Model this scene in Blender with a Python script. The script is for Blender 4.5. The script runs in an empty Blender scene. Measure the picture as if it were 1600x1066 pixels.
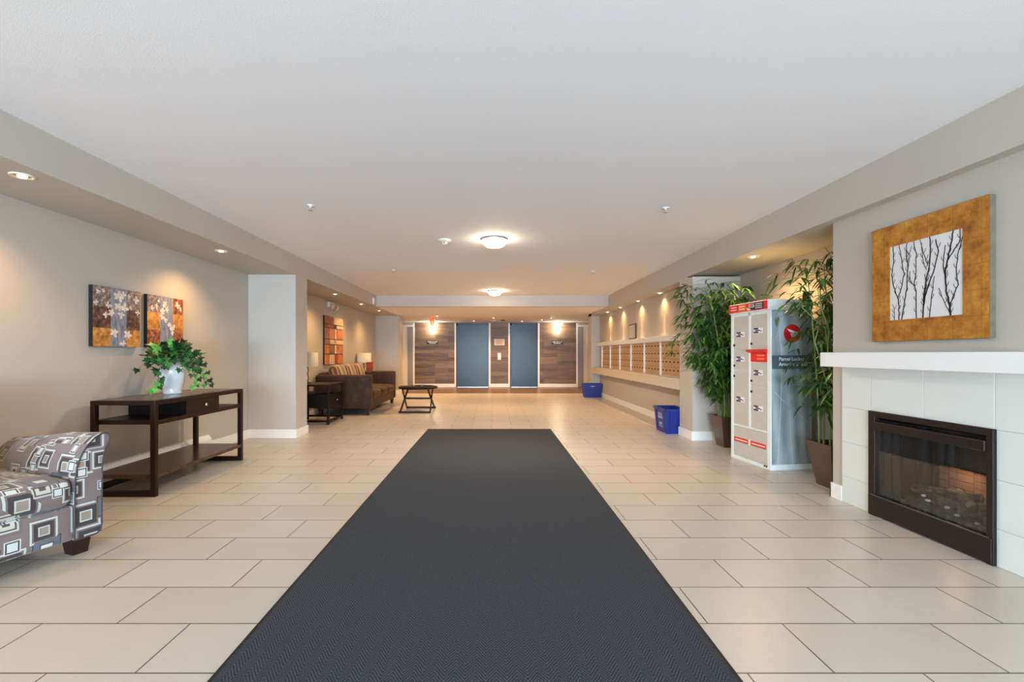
import bpy, bmesh, math, random
from mathutils import Vector, Matrix
random.seed(7)
SC = bpy.context.scene
COL = SC.collection
PI = math.pi
R = math.radians

# ------------------------------------------------------------------ camera
EYE = 1.15
cd = bpy.data.cameras.new('camera'); cam = bpy.data.objects.new('camera', cd); COL.objects.link(cam)
cam.location = (0, 0, EYE); cam.rotation_euler = (R(90), 0, 0)
cd.sensor_width = 36; cd.lens = 36 * 727 / 1600
cd.shift_x = (800 - 771) / 1600; cd.shift_y = (553 - 533) / 1600
cd.clip_start = 0.05
SC.camera = cam
# ------------------------------------------------------------------ world, exposure
w = bpy.data.worlds.new('world'); SC.world = w; w.use_nodes = True
bg = w.node_tree.nodes['Background']; bg.inputs[0].default_value = (0.75, 0.87, 1, 1); bg.inputs[1].default_value = 1.0
vs = SC.view_settings
vs.view_transform = 'Standard'; vs.look = 'None'; vs.gamma = 1; vs.use_curve_mapping = False; vs.exposure = 0.0
try:
    SC.cycles.use_denoising = True; SC.cycles.max_bounces = 10; SC.cycles.diffuse_bounces = 7
    SC.cycles.sample_clamp_indirect = 6.0; SC.cycles.caustics_reflective = False; SC.cycles.caustics_refractive = False
except Exception:
    pass
# ------------------------------------------------------------------ daylight through the glazed entrance behind the camera, plus an added ceiling fill
WARM = (1.0, 0.58, 0.24)
WARM2 = (1.0, 0.70, 0.42)
DAY = (0.62, 0.80, 1.0)
P_DAY = 1060; P_LIFT = 640; P_DOWN = 46; P_FAR = 70; P_LOBBY = 100; P_MAIL = 34; P_DOME = 220; P_DOME2 = 195
def area(name, loc, rot, sx, sy, power, color):
    l = bpy.data.lights.new(name, 'AREA'); l.shape = 'RECTANGLE'; l.size = sx; l.size_y = sy; l.energy = power; l.color = color
    o = bpy.data.objects.new(name, l); COL.objects.link(o); o.location = loc; o.rotation_euler = rot; return o
area('entrance_daylight', (0, -7.15, 1.25), (R(90), 0, 0), 5.2, 2.2, P_DAY, DAY)
area('ceiling_lift_fill', (0, -7.3, 0.7), (R(105), 0, 0), 5.2, 1.4, P_LIFT, (0.66, 0.84, 1.0))  # upward-tilted fill light, added to lift the ceiling brightness

def spot(name, loc, power, color, ang=110, blend=0.6, size=0.04, rot=(0, 0, 0)):
    l = bpy.data.lights.new(name, 'SPOT'); l.energy = power; l.color = color; l.spot_size = R(ang); l.spot_blend = blend; l.shadow_soft_size = size
    o = bpy.data.objects.new(name, l); COL.objects.link(o); o.location = loc; o.rotation_euler = rot; return o

# ------------------------------------------------------------------ helpers: materials
def lin(c):
    return tuple((x / 12.92 if x <= 0.04045 else ((x + 0.055) / 1.055) ** 2.4) for x in c)
def rgb(r, g, b):
    return lin((r / 255, g / 255, b / 255)) + (1,)
class NT:
    def __init__(s, name):
        s.m = bpy.data.materials.new(name); s.m.use_nodes = True
        s.t = s.m.node_tree; s.b = s.t.nodes['Principled BSDF']; s.out = s.t.nodes['Material Output']
    def n(s, kind, **kw):
        x = s.t.nodes.new(kind)
        for k, v in kw.items(): setattr(x, k, v)
        return x
    def l(s, a, b): s.t.links.new(a, b)
    def val(s, sock, v):
        if hasattr(v, 'links') or isinstance(v, bpy.types.NodeSocket): s.l(v, sock)
        else: sock.default_value = v
    def math(s, op, a, b=0.0, c=None):
        x = s.n('ShaderNodeMath', operation=op); s.val(x.inputs[0], a); s.val(x.inputs[1], b)
        if c is not None: s.val(x.inputs[2], c)
        return x.outputs[0]
    def mix(s, f, a, b, blend='MIX'):
        x = s.n('ShaderNodeMix', data_type='RGBA', blend_type=blend); s.val(x.inputs[0], f); s.val(x.inputs[6], a); s.val(x.inputs[7], b)
        return x.outputs[2]
    def coord(s, scale=(1, 1, 1), loc=(0, 0, 0), rot=(0, 0, 0), which='Object'):
        tc = s.n('ShaderNodeTexCoord'); mp = s.n('ShaderNodeMapping')
        mp.inputs['Scale'].default_value = scale; mp.inputs['Location'].default_value = loc; mp.inputs['Rotation'].default_value = rot
        s.l(tc.outputs[which], mp.inputs[0]); return mp.outputs[0]
    def noise(s, vec, scale=5, detail=3, rough=0.5):
        x = s.n('ShaderNodeTexNoise'); s.l(vec, x.inputs['Vector']); x.inputs['Scale'].default_value = scale
        x.inputs['Detail'].default_value = detail; x.inputs['Roughness'].default_value = rough; return x.outputs[0]
    def ramp(s, fac, stops, interp='LINEAR'):
        x = s.n('ShaderNodeValToRGB'); x.color_ramp.interpolation = interp
        e = x.color_ramp.elements
        while len(e) < len(stops): e.new(0.5)
        for i, (p, c) in enumerate(stops): e[i].position = p; e[i].color = c
        s.l(fac, x.inputs[0]); return x.outputs[0]
    def bump(s, h, strength=0.2, dist=0.01):
        x = s.n('ShaderNodeBump'); x.inputs['Strength'].default_value = strength; x.inputs['Distance'].default_value = dist
        s.l(h, x.inputs['Height']); s.l(x.outputs[0], s.b.inputs['Normal'])
    def sep(s, vec):
        x = s.n('ShaderNodeSeparateXYZ'); s.l(vec, x.inputs[0]); return x.outputs
    def comb(s, a, b, c=0.0):
        x = s.n('ShaderNodeCombineXYZ'); s.val(x.inputs[0], a); s.val(x.inputs[1], b); s.val(x.inputs[2], c); return x.outputs[0]
MC = {}
def mat(name, color, rough=0.5, metal=0.0, noise=0.0, nscale=20, bump=0.0, emit=None, estr=0, spec=0.5, sheen=0, coat=0, stretch=(1, 1, 1)):
    if name in MC: return MC[name]
    k = NT(name); b = k.b
    b.inputs['Base Color'].default_value = color; b.inputs['Roughness'].default_value = rough; b.inputs['Metallic'].default_value = metal
    b.inputs['Specular IOR Level'].default_value = spec
    if sheen: b.inputs['Sheen Weight'].default_value = sheen
    if coat: b.inputs['Coat Weight'].default_value = coat
    v = k.coord(scale=stretch)
    nz = k.noise(v, nscale, 4)
    if noise == 0: noise = 0.04
    lo = tuple(max(0, c * (1 - noise)) for c in color[:3]) + (1,); hi = tuple(min(1, c * (1 + noise)) for c in color[:3]) + (1,)
    k.l(k.ramp(nz, [(0.3, lo), (0.7, hi)]), b.inputs['Base Color'])
    if bump: k.bump(nz, bump, 0.004)
    if emit: b.inputs['Emission Color'].default_value = emit; b.inputs['Emission Strength'].default_value = estr
    MC[name] = k.m; return k.m

M_wall = mat('greige_wall_paint', rgb(188, 181, 171), 0.6, nscale=120, bump=0.04, noise=0.015)
M_ceil = mat('stipple_ceiling_paint', rgb(240, 240, 243), 0.8, nscale=180, bump=0.25, noise=0.02)
M_trim = mat('white_trim_paint', rgb(238, 237, 233), 0.35, noise=0.01)
M_white = mat('white_plastic', rgb(232, 232, 230), 0.4)
M_black = mat('black_satin', rgb(16, 15, 15), 0.4)
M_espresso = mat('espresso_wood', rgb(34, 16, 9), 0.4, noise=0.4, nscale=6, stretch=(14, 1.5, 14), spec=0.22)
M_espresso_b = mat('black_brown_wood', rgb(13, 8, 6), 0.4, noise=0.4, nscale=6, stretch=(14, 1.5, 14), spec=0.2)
M_chrome = mat('chrome', rgb(215, 215, 215), 0.12, metal=1)
M_steel = mat('brushed_steel_strip', rgb(200, 200, 198), 0.3, metal=1)
M_lampglow = mat('warm_lamp_glow', (1, 0.9, 0.75, 1), emit=(1, 0.80, 0.55, 1), estr=5)
M_dome = mat('frosted_dome_glow', (1, 0.9, 0.75, 1), emit=(1, 0.78, 0.55, 1), estr=50)

def m_floor():
    k = NT('beige_porcelain_tile')
    v = k.coord(scale=(1, 1, 1), loc=(-1.229 + 6.3, -3.215 + 0.308 * 20, 0))
    br = k.n('ShaderNodeTexBrick'); k.l(v, br.inputs['Vector'])
    br.offset = 0.5; br.offset_frequency = 2; br.squash = 1; br.squash_frequency = 2
    br.inputs['Scale'].default_value = 1; br.inputs['Mortar Size'].default_value = 0.0034; br.inputs['Mortar Smooth'].default_value = 0.1
    br.inputs['Brick Width'].default_value = 0.63; br.inputs['Row Height'].default_value = 0.308
    br.inputs['Color1'].default_value = rgb(205, 196, 184); br.inputs['Color2'].default_value = rgb(198, 188, 175); br.inputs['Mortar'].default_value = rgb(74, 66, 58)
    s = k.coord(scale=(1.2, 6, 1)); n = k.noise(s, 7, 6, 0.6)
    c = k.mix(k.math('MULTIPLY', n, 0.22), br.outputs['Color'], rgb(176, 165, 150))
    k.l(c, k.b.inputs['Base Color'])
    rr = k.math('MULTIPLY_ADD', n, 0.12, 0.26); k.l(rr, k.b.inputs['Roughness'])
    k.bump(k.math('SUBTRACT', 1.0, br.outputs['Fac']), 0.35, 0.002)
    return k.m
def m_planks(name, cols, width, row, rot=(0, 0, 0), rough=0.45, nstretch=(1.2, 24, 24), mortar=(34, 24, 18)):
    k = NT(name)
    v = k.coord(rot=rot, loc=(10.3, 10.1, 10))
    br = k.n('ShaderNodeTexBrick'); k.l(v, br.inputs['Vector']); br.offset = 0.37; br.offset_frequency = 2
    br.inputs['Scale'].default_value = 1; br.inputs['Mortar Size'].default_value = 0.0015; br.inputs['Mortar Smooth'].default_value = 0.2
    br.inputs['Brick Width'].default_value = width; br.inputs['Row Height'].default_value = row
    br.inputs['Color1'].default_value = cols[0]; br.inputs['Color2'].default_value = cols[1]; br.inputs['Mortar'].default_value = rgb(*mortar)
    s = k.coord(scale=nstretch); n = k.noise(s, 1.6, 7, 0.65)
    g = k.ramp(n, [(0.3, cols[2]), (0.5, cols[1]), (0.72, cols[3])])
    k.l(k.mix(0.42, br.outputs['Color'], g), k.b.inputs['Base Color'])
    k.b.inputs['Roughness'].default_value = rough
    k.bump(k.math('SUBTRACT', 1.0, br.outputs['Fac']), 0.3, 0.002)
    return k.m
def m_rug():
    k = NT('charcoal_chevron_carpet')
    v = k.coord(); s = k.sep(v)
    P = 0.074
    zig = k.math('PINGPONG', s[0], P / 2)
    nz = k.noise(k.coord(scale=(1, 1, 1)), 90, 2)
    ph = k.math('ADD', k.math('MULTIPLY', zig, 1.5), s[1])
    ph = k.math('ADD', ph, k.math('MULTIPLY', nz, 0.009))
    wv = k.math('MULTIPLY_ADD', k.math('SINE', k.math('MULTIPLY', ph, 2 * PI / 0.018)), 0.5, 0.5)
    fine = k.noise(k.coord(), 330, 3, 0.8)
    f = k.math('ADD', k.math('MULTIPLY', wv, 0.26), k.math('MULTIPLY_ADD', fine, 1.5, -0.42))
    c = k.ramp(f, [(0.1, rgb(26, 28, 31)), (0.45, rgb(58, 61, 66)), (0.85, rgb(112, 116, 121))])
    sp = k.noise(k.coord(), 260, 1)
    c = k.mix(k.math('GREATER_THAN', sp, 0.80), c, rgb(170, 170, 165))
    k.l(c, k.b.inputs['Base Color']); k.b.inputs['Roughness'].default_value = 0.95; k.b.inputs['Specular IOR Level'].default_value = 0.1
    k.bump(f, 0.6, 0.004)
    return k.m
def m_squares():
    # geometric upholstery: nested squares, each cell its own size
    k = NT('geometric_squares_upholstery')
    v = k.n('ShaderNodeUVMap').outputs[0]
    def layer(off, sc):
        mp = k.n('ShaderNodeMapping'); mp.inputs['Location'].default_value = off; mp.inputs['Scale'].default_value = (sc, sc, 0); k.l(v, mp.inputs[0])
        vo = k.n('ShaderNodeTexVoronoi', distance='CHEBYCHEV', voronoi_dimensions='2D'); k.l(mp.outputs[0], vo.inputs['Vector'])
        vo.inputs['Scale'].default_value = 1; vo.inputs['Randomness'].default_value = 0.75
        r = k.sep(vo.outputs['Color'])
        d = k.math('DIVIDE', vo.outputs['Distance'], k.math('MULTIPLY_ADD', r[0], 0.55, 0.74))
        return d, r
    base = k.mix(k.noise(k.coord(), 3, 2), rgb(104, 90, 88), rgb(128, 116, 112))
    d, r = layer((3.1, 1.7, 0), 6.6)
    g1 = k.ramp(d, [(0.0, rgb(142, 128, 118)), (0.13, rgb(182, 188, 182)), (0.17, rgb(58, 50, 52)), (0.30, rgb(112, 100, 98)), (0.345, rgb(186, 192, 188)), (0.41, rgb(110, 98, 96))], 'CONSTANT')
    g2 = k.ramp(d, [(0.0, rgb(208, 214, 210)), (0.16, rgb(70, 74, 82)), (0.20, rgb(92, 98, 108)), (0.36, rgb(66, 56, 58)), (0.40, rgb(120, 108, 104))], 'CONSTANT')
    g3 = k.ramp(d, [(0.0, rgb(78, 66, 66)), (0.10, rgb(188, 184, 168)), (0.22, rgb(72, 64, 66)), (0.27, rgb(182, 186, 180)), (0.33, rgb(110, 98, 96))], 'CONSTANT')
    c = k.mix(k.math('GREATER_THAN', r[1], 0.42), g1, g2)
    c = k.mix(k.math('GREATER_THAN', r[1], 0.72), c, g3)
    inside = k.math('LESS_THAN', d, 0.44)
    c = k.mix(inside, base, c)
    d2, r2 = layer((7.3, 5.1, 0), 9)
    h = k.ramp(d2, [(0.0, rgb(196, 202, 198)), (0.15, rgb(74, 62, 64)), (0.2, rgb(196, 202, 198))], 'CONSTANT')
    c = k.mix(k.math('MULTIPLY', k.math('LESS_THAN', d2, 0.24), k.math('GREATER_THAN', r2[2], 0.6)), c, h)
    k.l(c, k.b.inputs['Base Color']); k.b.inputs['Roughness'].default_value = 0.55
    k.b.inputs['Sheen Weight'].default_value = 0.2
    k.bump(k.noise(k.coord(), 500, 2), 0.15, 0.001)
    return k.m
def m_blotch(name, a, b, c=None, scale=8, rough=0.5, stretch=(1, 1, 1), detail=6, sharp=0.12, metal=0):
    k = NT(name); n = k.noise(k.coord(scale=stretch), scale, detail, 0.65)
    st = [(0.5 - sharp, a), (0.5 + sharp, b)]
    if c: st = [(0.5 - sharp, a), (0.5, b), (0.5 + sharp, c)]
    k.l(k.ramp(n, st), k.b.inputs['Base Color']); k.b.inputs['Roughness'].default_value = rough; k.b.inputs['Metallic'].default_value = metal
    return k.m
M_floor = m_floor()
M_rug = m_rug()
M_sq = m_squares()
M_plankwall = m_planks('grey_brown_plank_cladding', [rgb(146, 118, 92), rgb(84, 62, 46), rgb(56, 38, 26), rgb(172, 144, 112)], 1.25, 0.128, rot=(R(-90), 0, 0))
M_plankfloor = m_planks('brown_wood_floor', [rgb(128, 98, 72), rgb(88, 62, 44), rgb(58, 38, 26), rgb(176, 146, 112)], 1.2, 0.13, rough=0.3)

# ------------------------------------------------------------------ helpers: mesh
class MB:
    def __init__(s): s.bm = bmesh.new(); s.mi = 0; s.smooth = False
    def _tag(s, faces):
        for f in faces: f.material_index = s.mi; f.smooth = s.smooth
    def box(s, x0, x1, y0, y1, z0, z1, bev=0.0, M=None, seg=2):
        vs_ = [s.bm.verts.new((x, y, z)) for x in (min(x0, x1), max(x0, x1)) for y in (min(y0, y1), max(y0, y1)) for z in (min(z0, z1), max(z0, z1))]
        idx = [(0, 1, 3, 2), (4, 6, 7, 5), (0, 4, 5, 1), (2, 3, 7, 6), (0, 2, 6, 4), (1, 5, 7, 3)]
        fs = [s.bm.faces.new([vs_[i] for i in q]) for q in idx]; s._tag(fs)
        if bev > 0:
            es = list({e for f in fs for e in f.edges})
            r = bmesh.ops.bevel(s.bm, geom=es, offset=bev, segments=seg, affect='EDGES', profile=0.5)
            vs_ = list({v for f in r['faces'] for v in f.verts} | {v for v in vs_ if v.is_valid}); s._tag(r['faces'])
        if M is not None:
            for v in {v for v in vs_ if v.is_valid}: v.co = M @ v.co
        return s
    def hexa(s, p):   # 8 points: bottom 4 ccw, top 4 ccw
        v = [s.bm.verts.new(q) for q in p]
        fs = [s.bm.faces.new([v[i] for i in q]) for q in ((3, 2, 1, 0), (4, 5, 6, 7), (0, 1, 5, 4), (1, 2, 6, 5), (2, 3, 7, 6), (3, 0, 4, 7))]
        s._tag(fs); return s
    def frustum(s, cx, cy, z0, z1, bx, by, tx, ty, M=None):
        p = [(cx - bx, cy - by, z0), (cx + bx, cy - by, z0), (cx + bx, cy + by, z0), (cx - bx, cy + by, z0), (cx - tx, cy - ty, z1), (cx + tx, cy - ty, z1), (cx + tx, cy + ty, z1), (cx - tx, cy + ty, z1)]
        if M is not None: p = [M @ Vector(q) for q in p]
        return s.hexa(p)
    def tray(s, cx, cy, z0, z1, bx, by, tx, ty, t=0.008, floor_z=None):   # open-topped tapered container with wall thickness
        fz = (z0 + t) if floor_z is None else floor_z
        o = [s.bm.verts.new(q) for q in [(cx - bx, cy - by, z0), (cx + bx, cy - by, z0), (cx + bx, cy + by, z0), (cx - bx, cy + by, z0), (cx - tx, cy - ty, z1), (cx + tx, cy - ty, z1), (cx + tx, cy + ty, z1), (cx - tx, cy + ty, z1)]]
        u = (fz - z0) / (z1 - z0); ix = bx + (tx - bx) * u - t; iy = by + (ty - by) * u - t
        i = [s.bm.verts.new(q) for q in [(cx - ix, cy - iy, fz), (cx + ix, cy - iy, fz), (cx + ix, cy + iy, fz), (cx - ix, cy + iy, fz), (cx - tx + t, cy - ty + t, z1), (cx + tx - t, cy - ty + t, z1), (cx + tx - t, cy + ty - t, z1), (cx - tx + t, cy + ty - t, z1)]]
        fs = [s.bm.faces.new([o[3], o[2], o[1], o[0]]), s.bm.faces.new([i[0], i[1], i[2], i[3]])]
        for a in range(4):
            b = (a + 1) % 4
            fs += [s.bm.faces.new([o[a], o[b], o[b + 4], o[a + 4]]), s.bm.faces.new([i[b], i[a], i[a + 4], i[b + 4]]), s.bm.faces.new([o[a + 4], o[b + 4], i[b + 4], i[a + 4]])]
        s._tag(fs); return s
    def tube(s, pts, rad, seg=10, cap=True):
        pts = [Vector(p) for p in pts]
        if not hasattr(rad, '__len__'): rad = [rad] * len(pts)
        rings = []; prev = None
        for i, p in enumerate(pts):
            d = (pts[min(i + 1, len(pts) - 1)] - pts[max(i - 1, 0)]).normalized()
            if prev is None:
                a = Vector((0, 0, 1)) if abs(d.z) < 0.9 else Vector((1, 0, 0))
                n1 = d.cross(a).normalized()
            else:
                n1 = (prev - d * prev.dot(d)).normalized()
            prev = n1; n2 = d.cross(n1)
            rings.append([s.bm.verts.new(p + (n1 * math.cos(t) + n2 * math.sin(t)) * rad[i]) for t in [2 * PI * j / seg for j in range(seg)]])
        fs = []
        for a, b in zip(rings, rings[1:]):
            for j in range(seg): fs.append(s.bm.faces.new([a[j], a[(j + 1) % seg], b[(j + 1) % seg], b[j]]))
        for f in fs: f.material_index = s.mi; f.smooth = seg > 6
        if cap:
            c = [s.bm.faces.new(list(reversed(rings[0]))), s.bm.faces.new(rings[-1])]
            for f in c: f.material_index = s.mi
        return s
    def cyl(s, p0, p1, r0, r1=None, seg=20): return s.tube([p0, p1], [r0, r1 if r1 is not None else r0], seg)
    def lathe(s, prof, c=(0, 0, 0), seg=32, sx=1, sy=1):
        rings = []
        for r, z in prof:
            rings.append([s.bm.verts.new((c[0] + sx * max(r, 1e-4) * math.cos(2 * PI * j / seg), c[1] + sy * max(r, 1e-4) * math.sin(2 * PI * j / seg), c[2] + z)) for j in range(seg)])
        for a, b in zip(rings, rings[1:]):
            for j in range(seg):
                f = s.bm.faces.new([a[j], a[(j + 1) % seg], b[(j + 1) % seg], b[j]]); f.material_index = s.mi; f.smooth = True
        return s
    def prism(s, poly, ext, M=None, smooth=False):  # poly: 3d points, ext: vector
        e = Vector(ext); P = [Vector(p) for p in poly]; Q = [p + e for p in P]
        if M is not None: P = [M @ p for p in P]; Q = [M @ p for p in Q]
        a = [s.bm.verts.new(p) for p in P]; b = [s.bm.verts.new(p) for p in Q]
        fs = [s.bm.faces.new(list(reversed(a))), s.bm.faces.new(b)]
        n = len(a)
        for i in range(n):
            f = s.bm.faces.new([a[i], a[(i + 1) % n], b[(i + 1) % n], b[i]]); fs.append(f)
        s._tag(fs)
        if smooth:
            for f in fs[2:]: f.smooth = True
        return s
    def loft(s, sections, cap=True, smooth=True):
        rings = [[s.bm.verts.new(p) for p in sec] for sec in sections]
        n = len(rings[0])
        for a, b in zip(rings, rings[1:]):
            for j in range(n):
                f = s.bm.faces.new([a[j], a[(j + 1) % n], b[(j + 1) % n], b[j]]); f.smooth = smooth; f.material_index = s.mi
        if cap:
            for f in (s.bm.faces.new(list(reversed(rings[0]))), s.bm.faces.new(rings[-1])): f.material_index = s.mi
        return s
    def poly(s, pts):
        f = s.bm.faces.new([s.bm.verts.new(p) for p in pts]); f.material_index = s.mi; return s
    def soft(s, x0, x1, y0, y1, z0, z1, r=0.03, puff=(0, 0, 0), M=None, m=6):
        h = Vector(((x1 - x0) / 2, (y1 - y0) / 2, (z1 - z0) / 2)); c = Vector(((x0 + x1) / 2, (y0 + y1) / 2, (z0 + z1) / 2))
        r = min(r, h.x * 0.98, h.y * 0.98, h.z * 0.98)
        def ax(H):
            e = [0, 0.12, 0.35, 0.65, 1]
            L = [-H + r * t for t in e]; Rr = [-v for v in reversed(L)]
            a, b = L[-1], Rr[0]
            return L + [a + (b - a) * i / (m + 1) for i in range(1, m + 1)] + Rr
        A = [ax(h.x), ax(h.y), ax(h.z)]
        made = []; cache = {}
        def vert(p):
            key = tuple(round(q, 6) for q in p)
            if key in cache: return cache[key]
            q = Vector(p); inn = Vector([max(-(h[i] - r), min(h[i] - r, q[i])) for i in range(3)]); d = q - inn
            if d.length > 1e-9: q = inn + d.normalized() * r
            u = [min(1, abs(q[i]) / h[i]) for i in range(3)]
            add = Vector([puff[i] * (q[i] / h[i]) * (1 - u[(i + 1) % 3] ** 2) * (1 - u[(i + 2) % 3] ** 2) for i in range(3)])
            q = q + add + c
            if M is not None: q = M @ q
            v = s.bm.verts.new(q); cache[key] = v; return v
        for i in range(3):
            j, k2 = (i + 1) % 3, (i + 2) % 3
            for sg in (-1, 1):
                for a in range(len(A[j]) - 1):
                    for b in range(len(A[k2]) - 1):
                        quad = []
                        for (aa, bb) in ((a, b), (a + 1, b), (a + 1, b + 1), (a, b + 1)):
                            p = [0, 0, 0]; p[i] = sg * h[i]; p[j] = A[j][aa]; p[k2] = A[k2][bb]; quad.append(vert(p))
                        if sg < 0: quad.reverse()
                        if len(set(quad)) < 4: continue
                        try:
                            f = s.bm.faces.new(quad); f.smooth = True; f.material_index = s.mi
                        except ValueError: pass
        return s
    def build(s, name, mats, parent=None, uv=None):
        me = bpy.data.meshes.new(name); bmesh.ops.recalc_face_normals(s.bm, faces=[f for f in s.bm.faces]) if uv != 'keep' else None
        if uv == 'box':
            L = s.bm.loops.layers.uv.new('UVMap')
            for f in s.bm.faces:
                n = f.normal; a = max(range(3), key=lambda i: abs(n[i]))
                for lp in f.loops:
                    p = lp.vert.co
                    # unroll height continuously so a pattern runs over rounded tops
                    if a == 0: lp[L].uv = (p.y, p.z)
                    elif a == 1: lp[L].uv = (p.x + 0.31, p.z)
                    else: lp[L].uv = (p.y, p.x + 0.17)
        s.bm.to_mesh(me); s.bm.free()
        if not isinstance(mats, (list, tuple)): mats = [mats]
        for m in mats: me.materials.append(m)
        o = bpy.data.objects.new(name, me); COL.objects.link(o)
        if parent is not None: o.parent = parent
        return o
def tag(o, label, cat, group=None):
    o['label'] = label; o['category'] = cat
    if group: o['group'] = group
    return o
def thing(name, label, cat, loc=(0, 0, 0), rz=0.0, group=None):
    o = bpy.data.objects.new(name, None); COL.objects.link(o); o.location = loc; o.rotation_euler = (0, 0, rz); o.empty_display_size = 0.1
    return tag(o, label, cat, group)
def struct(name, mb, m, parent=None):
    o = mb.build(name, m, parent)
    if parent is None: o['kind'] = 'structure'
    return o
def dup(o, loc=None, rz=None, label=None):
    r = o.copy(); COL.objects.link(r)
    if loc is not None: r.location = loc
    if rz is not None: r.rotation_euler = (0, 0, rz)
    if label: r['label'] = label
    for ch in [c for c in bpy.data.objects if c.parent == o]:
        c = ch.copy(); COL.objects.link(c); c.parent = r
        for g in [q for q in bpy.data.objects if q.parent == ch]:
            d = g.copy(); COL.objects.link(d); d.parent = c
    return r
def text_mesh(name, s, size, m, parent, M, extrude=0.0006, align='LEFT', bold=0.0):
    cu = bpy.data.curves.new(name, 'FONT'); cu.body = s; cu.size = size; cu.extrude = extrude; cu.align_x = align; cu.offset = bold; cu.resolution_u = 2
    t = bpy.data.objects.new(name + '_tmp', cu); COL.objects.link(t)
    dg = bpy.context.evaluated_depsgraph_get(); me = bpy.data.meshes.new_from_object(t.evaluated_get(dg))
    bpy.data.objects.remove(t); bpy.data.curves.remove(cu)
    me.transform(M); me.materials.clear(); me.materials.append(m)
    o = bpy.data.objects.new(name, me); COL.objects.link(o); o.parent = parent; return o
# text basis: local x -> X, local y -> Y, normal -> N at origin O
def basis(O, X, Y):
    X = Vector(X).normalized(); Y = Vector(Y).normalized(); N = X.cross(Y)
    return Matrix(((X.x, Y.x, N.x, O[0]), (X.y, Y.y, N.y, O[1]), (X.z, Y.z, N.z, O[2]), (0, 0, 0, 1)))

# ================================================================== THE SETTING
BL, BR = -2.70, 2.645          # beam / pillar faces
WL, WR = -3.35, 3.28           # alcove back walls
FP = 2.73                      # fireplace wall plane
MW = 2.87                      # mail wall plane
CZ, SL, SRN, SRF, LZ = 2.49, 2.235, 2.20, 2.175, 2.24
YB, YH, YE = -7.0, 10.7, 16.08
struct('floor', MB().box(-3.6, 3.6, YB - 0.4, 13.5, -0.1, 0), M_floor)
struct('floor_lobby', MB().box(-4.4, 4.4, 13.5, 16.4, -0.1, 0.0), M_plankfloor)
struct('ceiling', MB().box(-3.6, 3.6, YB - 0.2, YH, CZ, CZ + 0.1), M_ceil)
struct('ceiling_lobby', MB().box(-4.4, 4.4, YH + 0.12, 16.3, LZ, LZ + 0.1), M_ceil)
struct('beam_cross', MB().box(BL + 0.001, BR - 0.001, YH, YH + 0.12, LZ, CZ + 0.1), M_wall)
struct('beam_left', MB().box(-3.6, BL, YB, 13.73, SL, CZ + 0.12), M_wall)
struct('beam_right', MB().box(BR, 3.6, YB, 6.4, SRN, CZ + 0.12).box(BR, 3.6, 6.4, 12.93, SRF, CZ + 0.12), M_wall)
struct('wall_left', MB().box(WL - 0.2, WL, YB, 13.3, 0, SL), M_wall)
struct('pillar_left', MB().box(WL, BL, 6.35, 6.745, 0, SL, bev=0.006), M_wall)
struct('wall_left_return', MB().box(-4.4, BL, 13.26, 13.73, 0, LZ), M_wall)
struct('pillar_right', MB().box(BR, WR + 0.1, 6.18, 6.61, 0, SRF), M_wall)
struct('wall_right_alcove', MB().box(WR, WR + 0.2, 3.6, 6.3, 0, SRN), M_wall)
struct('wall_mail', MB().box(MW, MW + 0.2, 6.55, 12.6, 0, SRF), M_wall)
struct('wall_right_return', MB().box(BR, 4.4, 12.57, 12.93, 0, LZ), M_wall)
# chimney breast with a cavity for the firebox
FY0, FY1, FZ = 2.535, 3.335, 0.725
struct('wall_right', MB().box(FP, 3.55, YB, FY0, 0, SRN).box(FP, 3.55, FY1, 3.74, 0, SRN).box(FP, 3.55, FY0, FY1, FZ, SRN).box(3.3, 3.55, FY0, FY1, 0, FZ).box(FP, 3.3, FY0, FY1, 0, 0.03), M_wall)
struct('wall_far', MB().box(-4.4, 4.4, YE, YE + 0.2, 0, LZ), M_wall)
struct('wall_lobby_left', MB().box(-4.5, -4.3, 13.5, YE, 0, LZ), M_wall)
struct('wall_lobby_right', MB().box(4.3, 4.5, 12.7, YE, 0, LZ), M_wall)
# entrance wall behind the camera, glazed
struct('wall_back', MB().box(-3.6, -2.6, YB - 0.1, YB, 0, CZ).box(2.6, 3.6, YB - 0.1, YB, 0, CZ).box(-2.6, 2.6, YB - 0.1, YB, 2.35, CZ).box(-2.6, 2.6, YB - 0.1, YB, 0, 0.12), M_wall)
wf = MB()
for x in (-2.6, -1.3, 0, 1.3, 2.55): wf.box(x - 0.0, x + 0.05, YB - 0.08, YB - 0.02, 0.12, 2.35)
wf.box(-2.6, 2.6, YB - 0.08, YB - 0.02, 2.30, 2.35)
struct('window_1', wf, mat('dark_bronze_aluminium', rgb(50, 46, 42), 0.4))
kg = NT('clear_glass'); tr = kg.n('ShaderNodeBsdfTransparent'); gl = kg.n('ShaderNodeBsdfGlossy'); gl.inputs['Roughness'].default_value = 0.03
mx = kg.n('ShaderNodeMixShader'); mx.inputs[0].default_value = 0.05
kg.l(tr.outputs[0], mx.inputs[1]); kg.l(gl.outputs[0], mx.inputs[2]); kg.l(mx.outputs[0], kg.out.inputs[0]); M_glass = kg.m

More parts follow.
